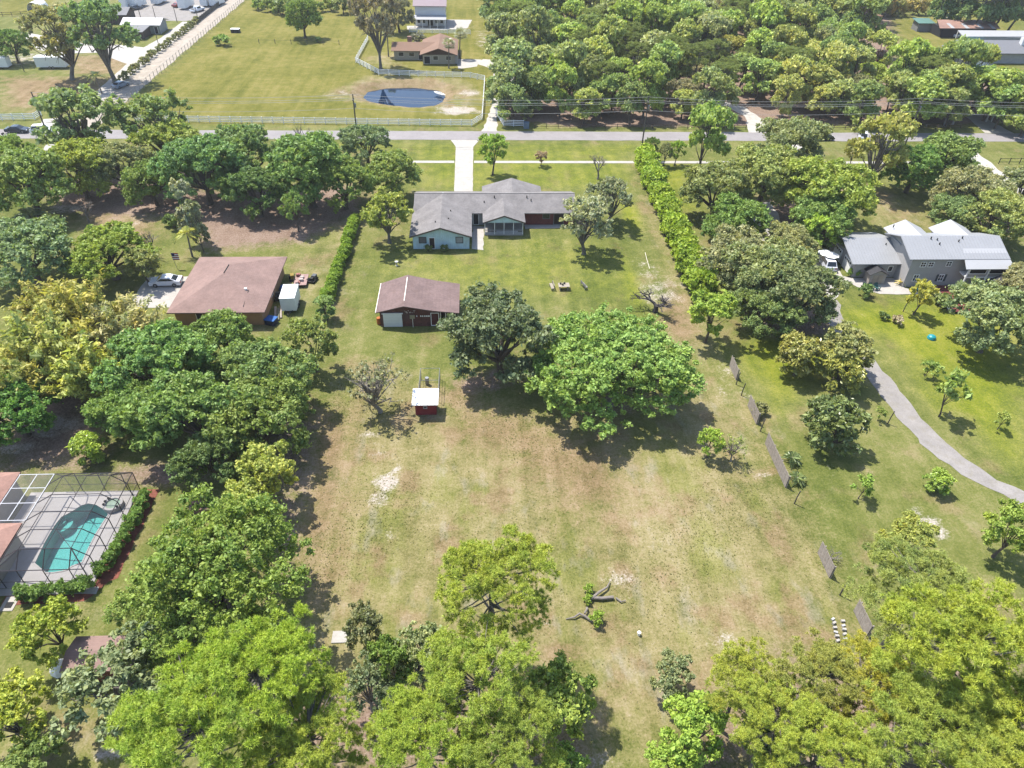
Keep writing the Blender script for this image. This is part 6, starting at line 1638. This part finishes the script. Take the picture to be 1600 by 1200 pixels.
for px, py, lb in ((1150, 601, "weathered fence post below the short plank panel"), (1158, 618, "weathered fence post above the shrub-backed plank panel"), (1188, 674, "weathered fence post above the long plank panel"), (1241, 787, "weathered fence post below the long plank panel"),
                   (1312, 930, "lone weathered fence post below the lowest plank panel"), (1387, 662, "leaning stake by the tiny mulch patch"), (1411, 487, "stake beside the yellow-green small tree")):
    x, y = G(px, py)
    tag(MB().tube([(x, y, -0.1), (x + 0.03, y, 1.0), (x + 0.12, y - 0.02, 2.0)], [0.07, 0.065, 0.06], 7).build("fence_post", WOODPOLE), lb, "post")
POLES = [(-90.0, 153.0), (-25.5, 152.8), (36.2, 152.5), (95.5, 152.8), (155.0, 153.0)]
pl = ["utility pole at the lane entrance", "utility pole rising from the roadside oaks", "utility pole at the head of the tall hedge", "utility pole behind the dark oaks by the road", "utility pole at the far end of the road"]
for (x, y), lb in zip(POLES, pl):
    t = thing("utility_pole", "weathered wooden " + lb, "utility pole", (x, y, 0))
    MB().tube([(0, 0, -0.2), (0.05, 0, 5), (0.1, 0, 10.3)], [0.17, 0.14, 0.11], 8).build("pole", WOODPOLE, t, True)
    MB().box(-0.06, -0.7, 9.2, 0.2, 0.7, 9.32).build("cross_arm", WOODPOLE, t, True)
    MB().lathe([(0.2, 7.6), (0.22, 7.7), (0.22, 8.4), (0.15, 8.5)], 0.35, 0, 10).build("transformer", STEEL, t, True)
WIRE = mat("power_wire", (0.5, 0.5, 0.5), 0.5, 0.05)
for h, dy, lb in ((10.2, 0, "topmost power wire along the road"), (9.35, -0.6, "power wire on the near end of the cross arms"), (9.35, 0.6, "power wire on the far end of the cross arms"), (7.4, 0.1, "lowest cable strung along the road poles")):
    mb = MB(); pts_ = []
    for i in range(len(POLES) - 1):
        a, b_ = POLES[i], POLES[i + 1]
        for k in range(10):
            u = k / 10
            pts_.append((a[0] + (b_[0] - a[0]) * u, a[1] + (b_[1] - a[1]) * u + dy, h - 0.9 * 4 * u * (1 - u)))
    pts_.append((POLES[-1][0], POLES[-1][1] + dy, h))
    mb.tube(pts_, 0.028, 4); tag(mb.build("power_wire", WIRE), lb, "wire")
for i, (px, py) in enumerate(((195, 32), (207, 28), (213, 33), (220, 28), (244, 32), (277, 35), (310, 33), (250, 78), (172, 104), (38, 112))):
    x, y = G(px, py)
    tag(MB().tube([(x, y, -0.1), (x, y, 4.2)], [0.11, 0.09], 7).build("wooden_post", WOODPOLE), "tall dark wooden post standing by the far concrete lane and yards", "post", "tall posts of the far yards")
for px, py in ((1475, 196), (1488, 195), (1540, 190), (1548, 190), (1575, 195)):
    x, y = G(px, py)
    tag(MB().box(x - 0.18, y - 0.18, -0.05, x + 0.18, y + 0.18, 1.7).build("gate_pillar", GREYWALL), "pale pillar at the far driveway mouth", "pillar", "pillars at the far driveway")
lane_h = [(-90.9 + 0.1 * math.sin(i), 193 + i * 2.3) for i in range(30)]
for i, (x, y) in enumerate(lane_h):
    plant_at("bush", x, y, 0.75 + 0.25 * (i % 3) / 2, (0.115, 0.13, 0.05), "small clipped shrub in the row between the concrete and sandy lanes", "shrub row of the far lanes", sz=1.25)

# ---------------------------------------------------------------- small things
t = table_set(13.0, 92.9, 0, "low pale wooden table with dark things on it on the back lawn", mat("pale_wood", (0.50, 0.44, 0.36), 0.85), 0.03, 1.7, 1.2, False)
for i, (x, y) in enumerate(((12.5, 93.1), (13.1, 93.2), (12.8, 92.8))):
    b_ = thing("flower_pot", "dark pot on the pale lawn table", "pot", (x, y, 0.75), 0, "pots on the lawn table")
    MB().lathe([(0.1, 0), (0.16, 0.12), (0.17, 0.15)], 0, 0, 10).build("pot", DARK, b_, True); MB().lathe([(0.14, 0.15), (0.1, 0.28), (0.02, 0.34)], 0, 0, 8).build("soil_plant", mat("dry_plant", (0.15, 0.14, 0.08)), b_, True)
def bench(x, y, rz, label, m):
    t = thing("garden_bench", label, "bench", (x, y, 0), rz)
    for i in range(3):
        MB().box(-0.8, -0.22 + i * 0.15, 0.42, 0.8, -0.1 + i * 0.15, 0.46).build("slat", m, t, True)
    for i in range(3):
        MB().box(-0.8, 0.24, 0.55 + i * 0.14, 0.8, 0.28, 0.66 + i * 0.14).build("slat", m, t, True)
    for sx in (-0.7, 0.7):
        for sy in (-0.18, 0.22): MB().box(sx - 0.04, sy - 0.04, 0, sx + 0.04, sy + 0.04, 0.42 if sy < 0 else 0.98).build("leg", m, t, True)
bench(11.2, 93.1, -1.45, "pale bench at the left of the low lawn table", mat("pale_wood", (0.50, 0.44, 0.36)))
bench(16.2, 93.3, 1.9, "grey bench at the right of the low lawn table", mat("grey_wood", (0.30, 0.29, 0.27), 0.85))
t = thing("lawn_fountain", "tiny pale bird bath on the lawn below the yellow-green tree", "bird bath", (*G(620, 415), 0))
MB().lathe([(0.2, 0), (0.08, 0.1), (0.07, 0.6), (0.3, 0.7), (0.3, 0.75)], 0, 0, 12).build("bowl", GREYWALL, t, True)
tag(MB().box(-13.2, 34.5, -0.02, -11.85, 35.65, 0.1).build("concrete_slab", CONC), "pale concrete slab lying at the edge of the field by the big oak", "slab")
t = thing("pipe_stand", "thin pale pipe stand beside the concrete slab", "pipe", (-14.2, 33.2, 0))
MB().tube([(0, 0, 0), (0.05, 0.1, 1.9)], 0.06, 7).build("pipe", mat("pale_blue_pipe", (0.42, 0.5, 0.52), 0.5), t, True)
t = thing("plastic_bucket", "small white bucket alone in the field below the fallen log", "bucket", (*G(998, 992), 0))
MB().lathe([(0.13, 0), (0.16, 0.36), (0.17, 0.38)], 0, 0, 12).build("pail", WHITE, t, True); MB().lathe([(0.17, 0.38), (0.16, 0.42)], 0, 0, 12).build("lid", WHITE, t, True)
LOGM = mat("bleached_log", (0.30, 0.265, 0.235), 0.9, 0.25, 2.0, 9.0)
def log(label, pts, rad, leaves=()):
    x0, y0 = pts[0][0], pts[0][1]
    t = thing("fallen_log", label, "log", (x0, y0, 0), 0, None)
    MB().tube(pts, [q * 0.72 for q in rad], 8).build("trunk", LOGM, t)
    for (lx, ly, lz, s) in leaves:
        obj("sprout", KINDS["bush"][0][1], t, (lx - x0, ly - y0, lz), color=tuple(1.6 * q for q in LIME), scale=(s, s, s))
log("pale fallen log reaching up to a broken fork, with green sprouts", [(*G(922, 940), 0.35), (*G(935, 930), 0.45), (*G(948, 921), 0.35), (*G(953, 910), 0.2)], [0.2, 0.18, 0.13, 0.06], [(*G(918, 925), 0.1, 0.55), (*G(917, 940), 0.0, 0.5)])
log("dark fallen log lying below the pale forked log", [(*G(922, 937), 0.3), (*G(940, 938), 0.32), (*G(958, 936), 0.28)], [0.2, 0.22, 0.24])
log("short forked log end beside the dark fallen log", [(*G(962, 936), 0.2), (*G(970, 942), 0.2), (*G(977, 940), 0.15)], [0.12, 0.1, 0.07])
log("crooked dead branch with a bright green shoot at its end", [(*G(884, 968), 0.1), (*G(897, 967), 0.25), (*G(905, 962), 0.35), (*G(914, 966), 0.3), (*G(925, 973), 0.2)], [0.06, 0.12, 0.15, 0.16, 0.12], [(*G(930, 972), 0.1, 0.75)])
log("upright grey stump joining the crooked branch", [(*G(917, 950), 0.0), (*G(917, 955), 0.4), (*G(913, 962), 0.35)], [0.17, 0.15, 0.13])
t = thing("garden_hose", "pale pipe length lying on the grass by the tall hedge", "pipe", (*G(1012, 407), 0))
MB().tube([(*G(1008, 395), 0.05), (*G(1011, 407), 0.05), (*G(1015, 420), 0.05)], 0.035, 6).build("pipe", TRIM, t)
for i in range(12):
    px, py = (1301 + i * 0.75 + (15 if i % 2 else 0) * (1 - i * .02), 968 + i * 3.4)
    x, y = G(px, py)
    tag(obj("concrete_block", MB().box(-0.17, -0.1, 0, 0.17, 0.1, 0.16 + 0.06 * (i % 3)).mesh("block", CONC if i % 3 else GREYWALL), None, (x, y, 0), (0, 0, _pr.uniform(-.7, .7))), "pale concrete block in the rows by the flat-topped pine", "block", "concrete blocks by the pines")
t = thing("pasture_box", "black box with pale lid in the far pasture", "box", (-75.4, 247.5, 0))
MB().box(-1.3, -0.8, 0, 1.3, 0.8, 1.0).build("body", BLACK, t, True); MB().box(-1.35, -0.85, 1.0, 1.35, 0.85, 1.12).build("lid", WHITE, t, True)
t = thing("kayak", "white kayak resting on the bank of the pond", "kayak", (*G(687, 143), -0.75), -0.75)
MB().tube([(-2.1, 0, 0.3), (-1.3, 0, 0.2), (0, 0, 0.18), (1.3, 0, 0.2), (2.1, 0, 0.3)], [0.05, 0.3, 0.42, 0.3, 0.05], 10).build("hull", WHITE, t, True); MB().box(-0.6, -0.22, 0.5, 0.5, 0.22, 0.62).build("cockpit", GREYWALL, t, True)
t = thing("utility_box", "blue-grey utility box at the fence corner across the road", "utility box", (11.4, 162.6, 0))
MB().box(-0.6, -0.5, 0, 0.6, 0.5, 1.3).build("cabinet", mat("blue_grey_paint", (0.2, 0.28, 0.36), 0.5), t, True); MB().box(-0.65, -0.55, 1.3, 0.65, 0.55, 1.38).build("lid", mat("blue_grey_paint", (0.2, 0.28, 0.36)), t, True)
t = thing("mail_box", "mailbox on a post at the road edge by the dark blue car", "mailbox", (*G(8, 218), 0))
MB().box(-0.06, -0.06, 0, 0.06, 0.06, 1.1).build("post", WOODPOLE, t, True); MB().box(-0.15, -0.3, 1.1, 0.15, 0.3, 1.4).build("box", BLACK, t, True)
t = thing("garden_shed", "small shed with reddish flat shingle roof half hidden by the mottled oak", "shed", (-32, 32.8, 0))
MB().box(-33.6, 31.6, -0.05, -29.6, 34.0, 2.3).build("wall", mat("rust_wall", (0.25, 0.09, 0.05), 0.9), t)
mb = MB(); gable_roof(mb, -34.0, -29.2, 31.2, 34.4, 2.35, 2.8, 'x', 0.1); mb.build("roof", mat("dusty_red_shingle", (0.36, 0.24, 0.21), 0.95, 0.15, stripe=('Z', 0.06, 0.2)), t)
t = thing("tarp_cover", "white tarp draped over a heap beside the small red shed", "tarp", (-35.4, 32.8, 0), 0.3)
MB().lathe([(0.8, 0), (0.75, 0.5), (0.5, 0.9), (0.12, 1.0)], 0, 0, 7).build("sheet", WHITE, t, True)
t = thing("fire_pit", "reddish brick barbecue pit on the lawn behind the very large oak", "fire pit", (-28.6, 50.2, 0))
for x0, y0, x1, y1 in ((-1.3, -.6, 1.3, -.4), (-1.3, .4, 1.3, .6), (-1.3, -.4, -1.1, .4), (1.1, -.4, 1.3, .4)):
    MB().box(x0, y0, 0, x1, y1, 0.6).build("wall", mat("pinkish_brick", (0.34, 0.2, 0.16)), t, True)
MB().lathe([(0.4, 0.62), (0.45, 0.66), (0.3, 0.68)], 0.4, 0, 14).build("grill", DARK, t, True)
r_ = random.Random(3)
for i in range(9):
    x, y = G(1478 + r_.uniform(-14, 14), 27 + r_.uniform(-3, 3))
    tag(MB().lathe([(0.7, 0), (0.8, 0.3), (0.45, 0.7)], x, y, 6).build("stone", GREYWALL), "grey stone in the pile on the far clearing", "stone", "stones on the far clearing")
for px, py, lb in ((1497, 58, "pale machine parked beside the green-roofed far shed"),):
    x, y = G(px, py)
    car(x, y, 0.6, (0.55, 0.56, 0.58), "silver", lb)

# ---------------------------------------------------------------- weeds and tufts in the field: nobody could count them
wr_ = np.random.default_rng(9)
fp = world_poly([(540, 560), (700, 610), (840, 660), (1080, 690), (1150, 620), (1300, 900), (1330, 1100), (1000, 1200), (560, 1000), (500, 940), (470, 900), (510, 660)])
xs = wr_.uniform(-22, 36, 60000); ys = wr_.uniform(22, 80, 60000)
ph = np.sin(xs * 0.35 + 1.3 * np.sin(ys * 0.21)) + np.sin(ys * 0.28 + 2.0 + 1.1 * np.sin(xs * 0.17))
keep = np.array([inpoly(x, y, fp) for x, y in zip(xs, ys)]) & (wr_.random(60000) < np.clip(0.14 + 0.25 * ph, 0.05, 0.7))
xs, ys = xs[keep], ys[keep]
n_ = len(xs)
i_ = np.repeat(np.arange(n_), 4)
off = wr_.normal(0, 0.03, (n_ * 4, 3)); off[:, 2] = wr_.uniform(0.02, 0.1, n_ * 4)
Cw = np.stack([xs[i_], ys[i_], np.zeros(n_ * 4)], 1) + off
Nw = unit(wr_.normal(size=(n_ * 4, 3)) + np.array([0, 0, 0.5]))
wme = leaf_mesh("weed_tufts", Cw, Nw, 0.042, 0.026, wr_.normal(0.5, 0.2, n_ * 4), wr_, LEAF)
w_o = obj("weed_tufts", wme, kind="stuff", color=(0.21, 0.205, 0.075))
tag(w_o, "small dark weed tufts scattered over the dry field", "weeds")

# ---------------------------------------------------------------- thin summer haze: even air round the camera and the whole place
lim = (float(gx[0]) - 20, float(gy[0]) - 20, float(gx[-1]) + 20, float(gy[-1]) + 20)
hz = bpy.data.materials.new("haze_air"); hz.use_nodes = True
hn = hz.node_tree
hn.nodes.remove(hn.nodes["Principled BSDF"])
pv = hn.nodes.new("ShaderNodeVolumePrincipled")
pv.inputs["Color"].default_value = (0.93, 0.96, 1.0, 1)
pv.inputs["Density"].default_value = 0.00015
pv.inputs["Anisotropy"].default_value = 0.2
hn.links.new(pv.outputs[0], hn.nodes["Material Output"].inputs["Volume"])
MB().box(lim[0], lim[1], -3.7, lim[2], lim[3], 60.0).build("haze", hz, kind="stuff")
